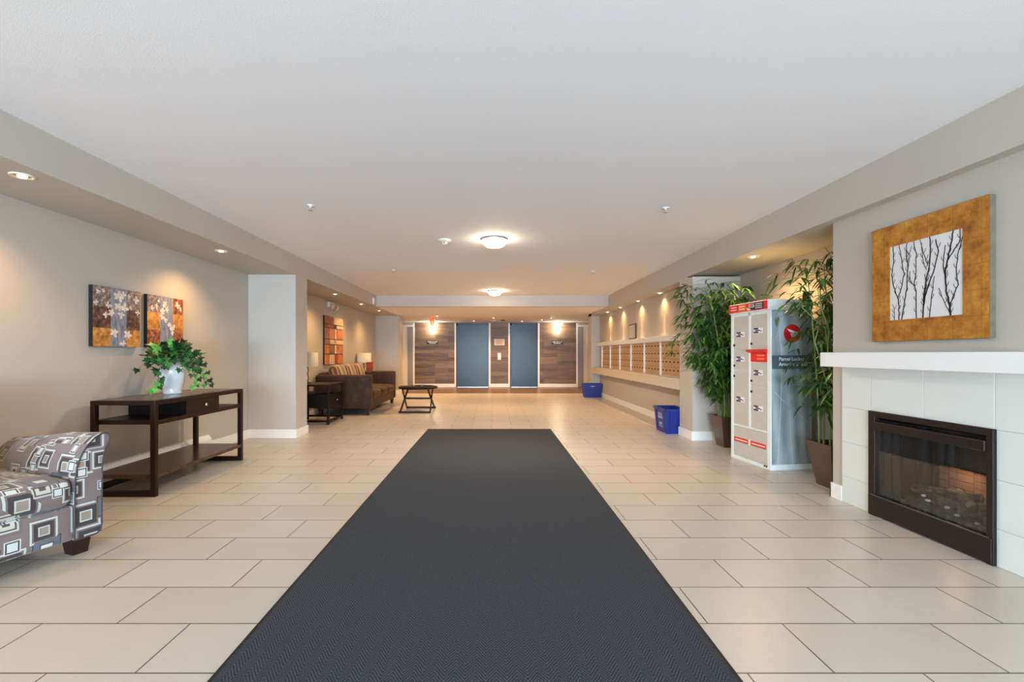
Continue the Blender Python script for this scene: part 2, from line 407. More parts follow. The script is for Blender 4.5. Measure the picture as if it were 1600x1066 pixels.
# baseboards
BH, BT = 0.118, 0.014
def base(mb, x0, x1, y0, y1): mb.box(x0, x1, y0, y1, 0, BH, bev=0.003)
b = MB(); base(b, WL, WL + BT, 5.45, 6.35); base(b, WL, BL + BT, 6.35 - BT, 6.35); base(b, BL, BL + BT, 6.35, 6.745); base(b, WL, BL + BT, 6.745, 6.745 + BT)
base(b, WL, WL + BT, 6.76, 13.26); base(b, WL, BL + BT, 13.26 - BT, 13.26); base(b, BL, BL + BT, 13.26, 13.73)
struct('baseboard_left', b, M_trim)
b = MB(); base(b, BR - BT, WR, 6.18 - BT, 6.18); base(b, BR - BT, BR, 6.18, 6.61); base(b, BR - BT, MW, 6.61, 6.61 + BT); base(b, MW - BT, MW, 6.61, 12.57)
base(b, BR - BT, MW, 12.57 - BT, 12.57); base(b, BR - BT, BR, 12.57, 12.93); base(b, WR - BT, WR, 3.74, 6.18)
base(b, FP - 0.016, FP, 3.63, 3.756); base(b, FP - 0.016, WR, 3.74, 3.756)
struct('baseboard_right', b, M_trim)
# ---- elevator wall
def ex(px): return (px - 771) * YE / 727
PZ = LZ - 0.012
yw = YE - 0.02
ez = 2.165
wp = MB()
for a, c in ((648, 710.3), (766.5, 794.2), (843, 900)): wp.box(ex(a), ex(c), yw, YE, 0, PZ)
wp.box(ex(710.3), ex(766.5), yw, YE, ez + 0.03, PZ).box(ex(794.2), ex(843), yw, YE, ez + 0.03, PZ)
o = struct('wall_far_cladding', wp, M_plankwall)
tm = MB()
for a, c in ((645.5, 648), (710.3, 712.6), (763.6, 766.5), (794.2, 796.6), (840.3, 843), (900, 902.8)):
    tm.box(ex(a), ex(c), yw - 0.012, yw + 0.015, 0, PZ - 0.02, bev=0.003)
struct('trim_1', tm, M_trim)
tb = MB()
for a, c in ((648, 710.3), (766.5, 794.2), (843, 900)): tb.box(ex(a), ex(c), yw - 0.014, yw, 0, 0.115, bev=0.003)
struct('baseboard_far', tb, M_trim)
M_elev = mat('blue_grey_elevator_enamel', rgb(32, 39, 43), 0.3, metal=0.4, noise=0.08, nscale=3)
M_elevf = mat('dark_elevator_frame', rgb(46, 50, 58), 0.35, metal=0.6)
def elevator(nm, a, c):
    d = MB(); d.box(ex(a) + 0.07, ex(c) - 0.03, yw + 0.002, YE, 0.012, ez - 0.03)
    o = d.build(nm, M_elev); o['kind'] = 'structure'
    f = MB(); f.box(ex(a), ex(a) + 0.07, yw - 0.008, YE, 0, ez + 0.03); f.box(ex(c) - 0.03, ex(c), yw - 0.008, YE, 0, ez + 0.03); f.box(ex(a), ex(c), yw - 0.008, YE, ez - 0.03, ez + 0.03)
    f.build('door_frame', M_elevf, o)
    t = MB(); t.box(ex(a) + 0.05, ex(c) - 0.02, yw - 0.09, yw - 0.01, 0.0, 0.012); t.build('door_sill', M_steel, o)
    return o
e1 = elevator('door_1', 712.6, 763.6)
e2 = elevator('door_2', 796.6, 840.3)
hs = MB(); hs.cyl((ex(802), yw + 0.004, 1.04), (ex(802), yw - 0.01, 1.04), 0.018); hs.build('key_hole', M_black, e2)
# side doors either side of the elevator wall
M_door = mat('white_door_paint', rgb(232, 226, 214), 0.4)
M_doorgrey = mat('grey_door_strip', rgb(150, 146, 142), 0.5)
def side_door(nm, sgn, x_in):   # x_in: edge next to the wood cladding
    x_out = x_in + sgn * 0.98
    d = MB(); a, c = sorted((x_in, x_out)); d.box(a, c, yw + 0.0, YE, 0.01, 2.08)
    o = d.build(nm, M_door); o['kind'] = 'structure'
    g = MB(); a, c = sorted((x_in, x_in + sgn * 0.19)); g.box(a, c, yw - 0.006, yw + 0.002, 0.01, 2.08); g.build('door_grey_strip', M_doorgrey, o)  # plain grey strip down the cladding-side edge of the door
    p = MB(); a, c = sorted((x_in + sgn * 0.28, x_out - sgn * 0.1))
    for z0, z1 in ((0.15, 0.92), (1.08, 1.98)):
        p.box(a, c, yw - 0.004, yw + 0.002, z0, z1, bev=0.003); p.box(a + 0.03, c - 0.03, yw - 0.014, yw + 0.002, z0 + 0.03, z1 - 0.03, bev=0.006)
    p.build('door_panel', M_door, o)
    f = MB(); a, c = sorted((x_in - sgn * 0.0, x_out + sgn * 0.06)); f.box(a, c, yw - 0.02, YE, 2.08, 2.15, bev=0.004); a, c = sorted((x_out, x_out + sgn * 0.06)); f.box(a, c, yw - 0.02, YE, 0, 2.08)
    f.build('door_frame', M_trim, o)
    return o
side_door('door_3', -1, ex(645.5)); side_door('door_4', 1, ex(902.8))
kb = MB(); kb.lathe([(0.0, -0.06), (0.02, -0.058), (0.028, -0.04), (0.012, -0.02), (0.02, 0.0)], seg=16)

# ================================================================== LIGHT FITTINGS
M_ring = mat('white_trim_ring', rgb(236, 226, 210), 0.4)
M_can = mat('reflector_can', rgb(200, 170, 130), 0.2, metal=0.8)
def downlight(loc, label, group, r=0.062, lit=True):
    t = thing('recessed_downlight', label, 'ceiling light', loc, 0, group)
    a = MB(); a.lathe([(r, 0.0), (r, -0.005), (r * 0.78, -0.007), (r * 0.72, 0.0)], seg=28); a.build('trim_ring', M_ring, t)
    c = MB(); c.lathe([(0.0, -0.002), (r * 0.74, -0.001)], seg=24); c.build('reflector', M_can, t)
    g = MB(); g.lathe([(r * 0.40, -0.002), (r * 0.34, -0.012), (0.0, -0.016)], seg=18); g.build('lamp', M_lampglow, t)
    return t
def dl_light(loc, p, ang=120, col=WARM, blend=0.7, tilt=0):
    spot('downlight_beam', (loc[0], loc[1], loc[2] - 0.03), p, col, ang, blend, 0.035, (0, R(tilt), 0))
first = None
LL = [(-2.87, 0.78, SL, None), (-2.87, 2.834, SL, 'recessed downlight in the soffit above the patterned armchair'), (-2.87, 4.907, SL, 'recessed downlight in the soffit above the far end of the console table'),
      (-2.87, 8.43, SL, 'recessed downlight in the soffit just past the pale pillar, above the end table'), (-2.87, 10.1, SL, 'recessed downlight in the soffit above the middle of the brown sofa'), (-2.86, 11.65, SL, 'recessed downlight in the soffit above the farther table lamp')]
for x, y, z, lb in LL:
    if lb:
        L = (x, y, z)
        if first is None: first = downlight(L, lb, 'soffit downlights over the seating wall')
        else: dup(first, L, None, lb)
    dl_light((x, y, z), P_DOWN if y < 6 else P_FAR, 125 if y < 6 else 150, tilt=12 if y < 6 else -6, blend=0.8 if y < 6 else 1.0)
L = (2.80, 5.02, SRN); dup(first, L, None, 'lone recessed downlight in the alcove soffit above the parcel locker')['group'] = 'soffit downlights over the parcel alcove'
dl_light(L, P_DOWN * 1.5, 150, tilt=0)
for i, y in enumerate((7.81, 8.99, 10.25, 11.4)):
    L = (2.795, y, SRF)
    lb = ['recessed downlight over the mailboxes, first past the bamboo', 'recessed downlight over the mailboxes, second past the bamboo', 'recessed downlight over the mailboxes, third past the bamboo', 'recessed downlight over the mailboxes, farthest from the bamboo'][i]
    dup(first, L, None, lb)['group'] = 'mailbox wall-wash downlights'
    spot('mail_beam', (2.795, y, SRF - 0.03), P_MAIL, WARM, 140, 1.0, 0.02, (0, R(20), 0))
    spot('mail_beam', (2.80, y, SRF - 0.03), P_MAIL * 2.6, WARM2, 24, 1.0, 0.015)
LB = [(-1.62, 13.4), (-3.0, 14.6), (-0.65, 15.4), (0.0, 14.1), (1.75, 14.1), (1.55, 14.9), (0.95, 15.5), (-1.9, 14.9)]
lbl = ['lobby downlight in front of the cladding between sofa side and lift', 'lobby downlight in the corner by the seating-side panelled door', 'lobby downlight close above the wider lift door', 'lobby downlight nearest the cross beam, on the aisle centre line',
       'lobby downlight nearest the cross beam on the mailbox side', 'lobby downlight midway to the lifts on the mailbox side', 'lobby downlight close above the narrower lift door', 'lobby downlight midway to the lifts on the seating side']
for (x, y), lb in zip(LB, lbl):
    dup(first, (x, y, LZ), None, lb)['group'] = 'small downlights in the lift lobby ceiling'
    dl_light((x, y, LZ), P_LOBBY, 130)
def dome(loc, label):
    t = thing('ceiling_light', label, 'ceiling light', loc, 0, 'frosted dome ceiling lights')
    a = MB(); a.lathe([(0.0, 0.0), (0.152, 0.0), (0.152, -0.018), (0.138, -0.022)], seg=40); a.build('base_ring', mat('nickel_ring', rgb(190, 184, 176), 0.3, metal=0.8), t)
    g = MB(); g.lathe([(0.142, -0.02), (0.14, -0.04), (0.122, -0.07), (0.09, -0.09), (0.045, -0.102), (0.0, -0.105)], seg=40); g.build('glass_dome', M_dome, t)
    return t
dm = dome((0.01, 5.42, CZ), 'frosted glass dome ceiling light nearer the camera, beside the smoke detector')
dup(dm, (0.03, 9.9, CZ), None, 'frosted glass dome ceiling light farther down, just before the cross beam')
spot('dome_glow', (0.01, 5.42, CZ - 0.12), P_DOME, (1.0, 0.88, 0.72), 165, 0.5, 0.12)
spot('dome_glow', (0.03, 9.9, CZ - 0.12), P_DOME2, (1.0, 0.62, 0.31), 165, 0.5, 0.12)
# smoke detector, sprinklers
t = thing('smoke_detector', 'white round smoke detector on the ceiling beside the nearer dome light', 'smoke detector', (-0.575, 5.47, CZ))
a = MB(); a.lathe([(0.0, 0), (0.078, 0), (0.078, -0.014), (0.066, -0.022), (0.05, -0.03), (0.035, -0.032)], seg=28); a.build('base', mat('cream_plastic', rgb(230, 224, 210), 0.5), t)
a = MB(); a.lathe([(0.035, -0.03), (0.035, -0.045), (0.02, -0.055), (0.0, -0.057)], seg=20); a.build('sensor_head', mat('cream_plastic', rgb(230, 224, 210), 0.5), t)
a = MB(); a.cyl((0.0, -0.032, -0.04), (0.0, -0.038, -0.04), 0.007); a.build('indicator', M_black, t)
t = thing('sprinkler_head', 'ceiling sprinkler head, the large one toward the paintings wall', 'sprinkler', (-1.65, 4.2, CZ), 0, 'ceiling sprinklers')
a = MB(); a.lathe([(0.0, 0), (0.034, 0), (0.034, -0.004), (0.012, -0.006), (0.010, -0.02), (0.0, -0.02)], seg=20); a.build('escutcheon', M_white, t)
a = MB(); a.tube([(-0.012, 0, -0.018), (-0.017, 0, -0.03), (-0.006, 0, -0.042)], 0.003, 6).tube([(0.012, 0, -0.018), (0.017, 0, -0.03), (0.006, 0, -0.042)], 0.003, 6).lathe([(0.0, -0.042), (0.02, -0.043), (0.02, -0.045), (0.0, -0.046)], seg=14); a.build('deflector', M_chrome, t)
dup(t, (1.58, 4.27, CZ), None, 'ceiling sprinkler head, the large one toward the parcel locker')
dup(t, (-1.6, 7.43, CZ), None, 'small distant ceiling sprinkler head above the sofa side of the aisle')
dup(t, (1.61, 7.55, CZ), None, 'small distant ceiling sprinkler head on the mailbox side of the aisle')
t = thing('ceiling_vent', 'dark round ceiling vent above the lift call button', 'vent', (0.31, 15.0, LZ))
a = MB(); a.lathe([(0.0, 0), (0.075, 0), (0.075, -0.01), (0.06, -0.02), (0.0, -0.022)], seg=24); a.build('vent_ring', mat('dark_vent', rgb(60, 46, 36), 0.5), t)
t = thing('smoke_detector', 'small cream detector on the lobby ceiling beside the dark round vent', 'smoke detector', (0.02, 15.0, LZ))
a = MB(); a.lathe([(0.0, 0), (0.06, 0), (0.06, -0.015), (0.04, -0.035), (0.0, -0.038)], seg=20); a.build('housing', mat('cream_plastic', rgb(230, 224, 210), 0.5), t)
t = thing('ceiling_speaker', 'flat cream disc on the lobby ceiling near the mailbox side', 'ceiling speaker', (1.72, 13.45, LZ))
a = MB(); a.lathe([(0.0, 0), (0.08, 0), (0.08, -0.01), (0.05, -0.014), (0.0, -0.014)], seg=24); a.build('cover', mat('cream_plastic', rgb(230, 224, 210), 0.5), t)
# sconces
M_sconce = mat('frosted_sconce_glow', (1, 0.93, 0.8, 1), emit=(1, 0.84, 0.60, 1), estr=32)
def sconce(x, label):
    t = thing('wall_sconce', label, 'wall lamp', (x, yw, 2.01), 0, 'tapered sconces on the lift wall cladding')
    a = MB(); a.box(-0.05, 0.05, -0.02, 0, -0.08, 0.08, bev=0.004).box(-0.02, 0.02, -0.05, -0.01, -0.02, 0.02); a.build('wall_plate', M_steel, t)
    g = MB(); g.lathe([(0.055, -0.18), (0.085, -0.05), (0.105, 0.10), (0.115, 0.17)], c=(0, -0.13, 0), seg=24).lathe([(0, -0.18), (0.055, -0.18)], c=(0, -0.13, 0), seg=24); g.build('glass_shade', M_sconce, t)
    return t
s1 = sconce(ex(676), 'bright tapered glass sconce on the cladding beside the wider lift door')
dup(s1, (ex(870.5), yw, 2.01), None, 'bright tapered glass sconce on the cladding beside the narrower lift door')
# exit sign seen edge-on
t = thing('exit_sign', 'small orange-red exit sign hanging edge-on from the lobby ceiling', 'exit sign', (-1.80, 13.62, LZ))
M_exit = mat('lit_orange_red_plastic', rgb(225, 90, 40), 0.4, emit=rgb(230, 95, 45), estr=0.6)
a = MB(); a.box(-0.045, 0.045, -0.15, 0.15, -0.26, -0.03, bev=0.006); a.build('sign_body', M_exit, t)
a = MB(); a.box(-0.02, 0.02, -0.05, 0.05, -0.03, 0); a.build('mounting_bracket', M_white, t)
# signs beneath the sconces (two lines, too small to read)
M_sign = mat('black_sign', rgb(22, 18, 16), 0.4); M_signw = mat('white_sign_lettering', rgb(225, 220, 210), 0.5)
def small_sign(x, z, label, rows):
    t = thing('room_number_sign', label, 'sign', (x, yw, z), 0, 'small black direction signs')
    a = MB(); a.box(-0.2, 0.2, -0.014, 0, -0.06, 0.06, bev=0.004); a.build('sign_plate', M_sign, t)
    for (s, zz) in rows:
        a = MB()
        for (x0, x1) in s: a.box(x0, x1, -0.017, -0.013, zz - 0.013, zz + 0.013)
        a.build('lettering', M_signw, t)
small_sign(ex(676), 1.545, 'black two-line sign under the sconce by the wider lift door', [([(-0.17, -0.02), (0.0, 0.05), (0.07, 0.17)], 0.022), ([(-0.12, 0.12)], -0.025)])
small_sign(ex(870.5), 1.54, 'black two-line sign under the sconce by the narrower lift door', [([(-0.17, -0.06), (-0.03, 0.03), (0.06, 0.10), (0.13, 0.17)], 0.022), ([(-0.13, 0.12)], -0.025)])
t = thing('framed_notice', 'small framed paper notice on the cladding between the two lifts', 'notice', (ex(780.3), yw, 1.55))
a = MB(); a.box(-0.2, 0.2, -0.018, 0, -0.13, 0.13); a.build('frame', mat('dark_walnut_frame', rgb(60, 42, 30), 0.4), t)
a = MB(); a.box(-0.182, 0.182, -0.021, -0.017, -0.112, 0.112); a.build('paper', mat('notice_paper', rgb(226, 208, 192), 0.7), t)
a = MB()
for i in range(6): a.box(-0.12, 0.12 - 0.03 * (i % 3), -0.0225, -0.020, 0.06 - i * 0.024, 0.066 - i * 0.024)
a.build('print', mat('notice_print', rgb(140, 118, 102), 0.7), t)
t = thing('lift_call_button', 'white lift call button plate on the cladding between the two lifts', 'call button', (ex(780.2), yw, 1.06))
a = MB(); a.box(-0.058, 0.058, -0.012, 0, -0.12, 0.12, bev=0.004); a.build('plate', M_white, t)
for z_ in (0.035, -0.03): a = MB(); a.cyl((0, -0.01, z_), (0, -0.02, z_), 0.02); a.build('button', M_steel, t)
# emergency light on the seating wall
t = thing('emergency_light', 'twin-head emergency light high on the wall above the grid artwork', 'emergency light', (WL, 9.5, 2.14))
a = MB(); a.box(0, 0.05, -0.13, 0.13, -0.05, 0.06, bev=0.006); a.build('housing', M_white, t)
for sx in (-1, 1):
    a = MB(); a.tube([(0.05, sx * 0.08, -0.01), (0.10, sx * 0.09, -0.04), (0.15, sx * 0.10, -0.07)], [0.03, 0.045, 0.058], 16); h = a.build('lamp_head', mat('light_lamp_housing', rgb(214, 206, 192), 0.3), t)
    a = MB(); a.cyl((0.15, sx * 0.10, -0.07), (0.157, sx * 0.101, -0.074), 0.054, 0.05); a.build('lens', M_chrome, h)
# strobe on the beam face
t = thing('wall_strobe', 'slim white device on the beam face beside the cross beam', 'strobe', (BL, 10.45, 2.33))
a = MB(); a.box(0, 0.03, -0.06, 0.06, -0.07, 0.07, bev=0.005); a.build('housing', M_white, t)

# ================================================================== RUG
t = thing('runner_rug', 'long charcoal chevron-pattern runner mat with black edging on the tiles', 'rug', (-0.064, 3.8, 0))
RX, RY0, RY1 = 0.936, -3.4, 3.285
a = MB(); a.box(-RX + 0.018, RX - 0.018, RY0 + 0.018, RY1 - 0.018, 0.0, 0.009); a.build('carpet', M_rug, t)
a = MB()
a.box(-RX, -RX + 0.02, RY0, RY1, 0, 0.007, bev=0.002).box(RX - 0.02, RX, RY0, RY1, 0, 0.007, bev=0.002).box(-RX, RX, RY1 - 0.02, RY1, 0, 0.007, bev=0.002).box(-RX, RX, RY0, RY0 + 0.02, 0, 0.007, bev=0.002)
a.build('edging', mat('black_rubber_edging', rgb(24, 20, 20), 0.6), t)

# ================================================================== FIREPLACE
fp = thing('fireplace', 'white tiled gas fireplace with a dark metal front and white mantel', 'fireplace', (FP, 2.934, 0))
M_tile = mat('white_glazed_tile', rgb(222, 226, 222), 0.28, noise=0.015, nscale=3)
M_grout = mat('pale_grout', rgb(188, 190, 186), 0.8)
def ty(y): return y - 2.934
a = MB(); g = 0.0035; X0, X1 = -0.012, 0.001
zs = [0.0, 0.204, 0.469, 0.738]
for (y0, y1) in ((3.353, 3.63), (2.238, 2.515)):
    for z0, z1 in zip(zs, zs[1:]): a.box(X0, X1, ty(y0) + g / 2, ty(y1) - g / 2, z0 + g / 2, z1 - g / 2, bev=0.0012, seg=1)
for y0, y1 in ((3.353, 3.63), (2.942, 3.353), (2.522, 2.942), (2.238, 2.522)): a.box(X0, X1, ty(y0) + g / 2, ty(y1) - g / 2, 0.738 + g / 2, 1.07, bev=0.0012, seg=1)
a.build('tile_surround', M_tile, fp)
a = MB(); a.box(-0.0095, 0.0, ty(3.353), ty(3.63), 0, 1.07).box(-0.0095, 0.0, ty(2.238), ty(2.515), 0, 1.07).box(-0.0095, 0.0, ty(2.515), ty(3.353), 0.738, 1.07); a.build('grout', M_grout, fp)
a = MB(); a.box(-0.175, 0.0, ty(2.22), ty(3.64), 1.052, 1.160, bev=0.003); a.build('mantel_shelf', mat('white_mantel_paint', rgb(240, 240, 240), 0.35, noise=0.006), fp)
M_fm = mat('dark_bronze_metal', rgb(44, 36, 33), 0.42, metal=0.5)
XF = -0.030
a = MB(); Y0, Y1 = ty(2.515), ty(3.353)
a.box(XF, -0.002, Y0, Y0 + 0.035, 0.0, 0.742, bev=0.002).box(XF, -0.002, Y1 - 0.055, Y1, 0.0, 0.742, bev=0.002).box(XF, -0.002, Y0 + 0.035, Y1 - 0.055, 0.703, 0.742)
a.box(XF - 0.006, -0.002, Y0 + 0.005, Y1 - 0.005, 0.01, 0.145, bev=0.003)
fm = a.build('metal_front', M_fm, fp)
a = MB(); a.box(XF - 0.012, -0.006, Y0 + 0.035, Y1 - 0.055, 0.615, 0.672, bev=0.003); a.build('hood_bar', M_fm, fp)
a = MB(); a.box(XF - 0.004, XF - 0.001, Y0 + 0.02, Y1 - 0.02, 0.146, 0.150); a.build('lower_trim_line', mat('worn_steel_edge', rgb(130, 124, 118), 0.4, metal=0.7), fp)
a = MB(); a.tube([(XF - 0.014, Y0 + 0.09 + 0.035 * math.cos(q), 0.645 + 0.012 * math.sin(q)) for q in [2 * PI * i / 24 for i in range(25)]], 0.0012, 6); a.build('oval_badge', M_fm, fp)
# firebox liner
a = MB(); y0, y1 = ty(FY0) + 0.005, ty(FY1) - 0.005
a.box(0.33, 0.35, y0, y1, 0.03, 0.72).box(0.0, 0.34, y0, y0 + 0.012, 0.03, 0.72).box(0.0, 0.34, y1 - 0.012, y1, 0.03, 0.72).box(0.0, 0.34, y0, y1, 0.70, 0.72).box(0.0, 0.34, y0, y1, 0.031, 0.10)
a.build('firebox', mat('sooty_black_steel', rgb(30, 32, 32), 0.7, noise=0.3), fp)
kb_ = NT('tan_firebrick'); br = kb_.n('ShaderNodeTexBrick'); kb_.l(kb_.coord(rot=(0, R(90), 0)), br.inputs['Vector']); br.inputs['Scale'].default_value = 1; br.inputs['Brick Width'].default_value = 0.05; br.inputs['Row Height'].default_value = 0.16; br.inputs['Mortar Size'].default_value = 0.003
br.inputs['Color1'].default_value = rgb(150, 112, 84); br.inputs['Color2'].default_value = rgb(130, 96, 72); br.inputs['Mortar'].default_value = rgb(70, 54, 44); kb_.l(br.outputs[0], kb_.b.inputs['Base Color']); kb_.b.inputs['Roughness'].default_value = 0.9
a = MB(); a.box(0.30, 0.329, ty(2.74), ty(3.16), 0.10, 0.40); a.build('brick_panel', kb_.m, fp)
pl_ = bpy.data.lights.new('firebox_fill', 'POINT'); pl_.energy = 1.0; pl_.color = (1.0, 0.60, 0.32); pl_.shadow_soft_size = 0.03  # unseen point light added to brighten the firebox interior
po_ = bpy.data.objects.new('firebox_fill', pl_); COL.objects.link(po_); po_.location = (FP + 0.20, 2.95, 0.36)
# bed and logs
a = MB(); a.soft(0.06, 0.30, y0 + 0.06, y1 - 0.06, 0.09, 0.15, 0.03, (0, 0, 0.02)); a.build('ember_bed', m_blotch('ash_embers', rgb(12, 13, 12), rgb(30, 34, 30), rgb(92, 98, 90), scale=34, rough=1), fp)
M_log = m_blotch('charred_ceramic_log', rgb(20, 22, 19), rgb(46, 48, 42), rgb(104, 102, 90), scale=18, rough=0.95, stretch=(3, 1, 3)); M_logend = mat('pale_log_end', rgb(176, 168, 130), 0.9, noise=0.2)
def log(p0, p1, r):
    p0, p1 = Vector(p0), Vector(p1); pts = [p0.lerp(p1, i / 7) + Vector((0.008 * math.sin(i * 1.9), 0, 0.006 * math.cos(i * 2.3))) for i in range(8)]
    a = MB(); a.tube(pts, [r * (1 + 0.12 * math.sin(i * 2.1)) for i in range(8)], 12); o = a.build('log', M_log, fp)
    d = (p1 - p0).normalized()
    e = MB(); e.cyl(pts[0] - d * 0.002, pts[0] - d * 0.0005, r * 0.85, seg=14); e.build('log_end', M_logend, o)
log((0.10, ty(2.63), 0.19), (0.15, ty(3.10), 0.20), 0.04)
log((0.22, ty(2.66), 0.20), (0.23, ty(3.20), 0.19), 0.045)
log((0.09, ty(2.75), 0.25), (0.25, ty(2.98), 0.265), 0.028)
log((0.25, ty(2.84), 0.262), (0.10, ty(3.14), 0.25), 0.026)
M_chip = mat('white_ember_chip', rgb(225, 228, 224), 0.8)
for i, (x, y, z) in enumerate([(0.05, 2.98, 0.20), (0.07, 2.87, 0.19), (0.05, 2.79, 0.17), (0.09, 3.05, 0.21), (0.06, 2.68, 0.16)]):
    a = MB(); a.soft(x, x + 0.02, ty(y), ty(y) + 0.022, z, z + 0.014, 0.005, m=1); a.build('ember_chip', M_chip, fp)
# mesh curtain (wavy, see-through weave)
km = NT('fine_metal_mesh'); vv = km.n('ShaderNodeUVMap').outputs[0]; s_ = km.sep(vv)
def grid(q, p): return km.math('GREATER_THAN', km.math('SINE', km.math('MULTIPLY', q, 2 * PI / p)), -0.72)
wire = km.math('SUBTRACT', 1.0, km.math('MULTIPLY', grid(s_[0], 0.008), grid(s_[1], 0.008)))
tr = km.n('ShaderNodeBsdfTransparent'); mx = km.n('ShaderNodeMixShader'); km.b.inputs['Base Color'].default_value = rgb(30, 32, 33); km.b.inputs['Roughness'].default_value = 0.5; km.b.inputs['Metallic'].default_value = 0.6
km.l(wire, mx.inputs[0]); km.l(tr.outputs[0], mx.inputs[1]); km.l(km.b.outputs[0], mx.inputs[2]); km.l(mx.outputs[0], km.out.inputs[0])
def curtain(ya, yb, nm):
    bm = bmesh.new(); L = bm.loops.layers.uv.new('UVMap'); n = 90; cols = []
    for i in range(n + 1):
        u = i / n; y = ya + (yb - ya) * u; x = 0.02 + 0.012 * math.sin(u * 26 + math.sin(u * 9)); cols.append((bm.verts.new((x, y, 0.12)), bm.verts.new((x, y, 0.68)), u))
    for p, q in zip(cols, cols[1:]):
        f = bm.faces.new([p[0], q[0], q[1], p[1]]); f.smooth = True
        for lp, uvv in zip(f.loops, ((p[2] * 0.8, 0), (q[2] * 0.8, 0), (q[2] * 0.8, 0.56), (p[2] * 0.8, 0.56))): lp[L].uv = uvv
    me = bpy.data.meshes.new(nm); bm.to_mesh(me); bm.free(); me.materials.append(km.m); o = bpy.data.objects.new(nm, me); COL.objects.link(o); o.parent = fp
curtain(ty(FY0) + 0.02, ty(2.93), 'mesh_curtain'); curtain(ty(2.935), ty(FY1) - 0.02, 'mesh_curtain')
a = MB(); a.cyl((0.02, y0 + 0.01, 0.685), (0.02, y1 - 0.01, 0.685), 0.005, seg=8); a.build('curtain_rod', M_fm, fp)
a = MB(); a.box(-0.012, -0.008, Y0 + 0.03, Y1 - 0.05, 0.14, 0.62); a.build('glass_door', M_glass, fp)

# ================================================================== BRANCH PAINTING over the fireplace
PXF = 2.695
M_gold = NT('antique_gold_leaf')
k = M_gold; v = k.coord(rot=(0, R(90), 0)); n = k.noise(k.coord(), 9, 8, 0.7); n2 = k.noise(k.coord(), 60, 4, 0.7)
c = k.ramp(n, [(0.28, rgb(96, 54, 16)), (0.45, rgb(168, 108, 34)), (0.6, rgb(196, 140, 52)), (0.75, rgb(222, 176, 88))])
c = k.mix(k.math('GREATER_THAN', n2, 0.66), c, rgb(110, 62, 20))
s_ = k.sep(k.coord())
def ln(q, p, off): return k.math('LESS_THAN', k.math('ABSOLUTE', k.math('SUBTRACT', k.math('FLOORED_MODULO', k.math('ADD', q, off), p), p / 2)), 0.0012)
c = k.mix(k.math('MULTIPLY', k.math('MAXIMUM', ln(s_[1], 0.16, 10.03), ln(s_[2], 0.145, 10.05)), 0.55), c, rgb(84, 48, 18))
k.l(c, k.b.inputs['Base Color']); k.b.inputs['Roughness'].default_value = 0.42; k.b.inputs['Metallic'].default_value = 0.35
pt = thing('framed_branch_painting', 'square gold-framed picture of bare black branches above the white mantel', 'painting', (FP, 2.92, 1.627))
hy = 0.39; iy0, iy1, iz0, iz1 = 2.673 - 2.92, 3.165 - 2.92, 1.376 - 1.627, 1.874 - 1.627
fx = PXF - FP
a = MB()
a.box(fx, -0.001, -hy, iy0, -hy, hy).box(fx, -0.001, iy1, hy, -hy, hy).box(fx, -0.001, iy0, iy1, -hy, iz0).box(fx, -0.001, iy0, iy1, iz1, hy)
a.build('gold_frame', M_gold.m, pt)
M_pw = mat('pewter_frame_edge', rgb(122, 112, 96), 0.45, metal=0.4, noise=0.2)
a = MB(); a.box(fx + 0.001, -0.0005, -hy - 0.003, -hy + 0.001, -hy, hy).box(fx + 0.001, -0.0005, -hy, hy, hy - 0.001, hy + 0.003).box(fx + 0.001, -0.0005, hy - 0.001, hy + 0.003, -hy, hy).box(fx + 0.001, -0.0005, -hy, hy, -hy - 0.003, -hy + 0.001); a.build('frame_edge', M_pw, pt)
a = MB(); a.box(fx + 0.004, -0.002, iy0, iy1, iz0, iz1); a.build('white_canvas', mat('pale_grey_white_canvas', rgb(226, 224, 224), 0.7, noise=0.02), pt)
br_ = MB()
def ribbon(pts, w0, w1):
    n = len(pts); L_ = []; R_ = []
    for i, p in enumerate(pts):
        q0, q1 = pts[max(0, i - 1)], pts[min(n - 1, i + 1)]
        d = Vector((q1[0] - q0[0], q1[1] - q0[1])).normalized(); nn = Vector((-d.y, d.x)); w_ = w0 + (w1 - w0) * i / (n - 1)
        L_.append((p[0] + nn.x * w_, p[1] + nn.y * w_)); R_.append((p[0] - nn.x * w_, p[1] - nn.y * w_))
    cl = lambda q: (max(iy0, min(iy1, q[0])), max(iz0, min(iz1, q[1])))
    for i in range(n - 1):
        a1, b1, c1, d1 = map(cl, (L_[i], L_[i + 1], R_[i + 1], R_[i]))
        br_.prism([(fx + 0.0025, *a1), (fx + 0.0025, *b1), (fx + 0.0025, *c1), (fx + 0.0025, *d1)], (0.002, 0, 0))
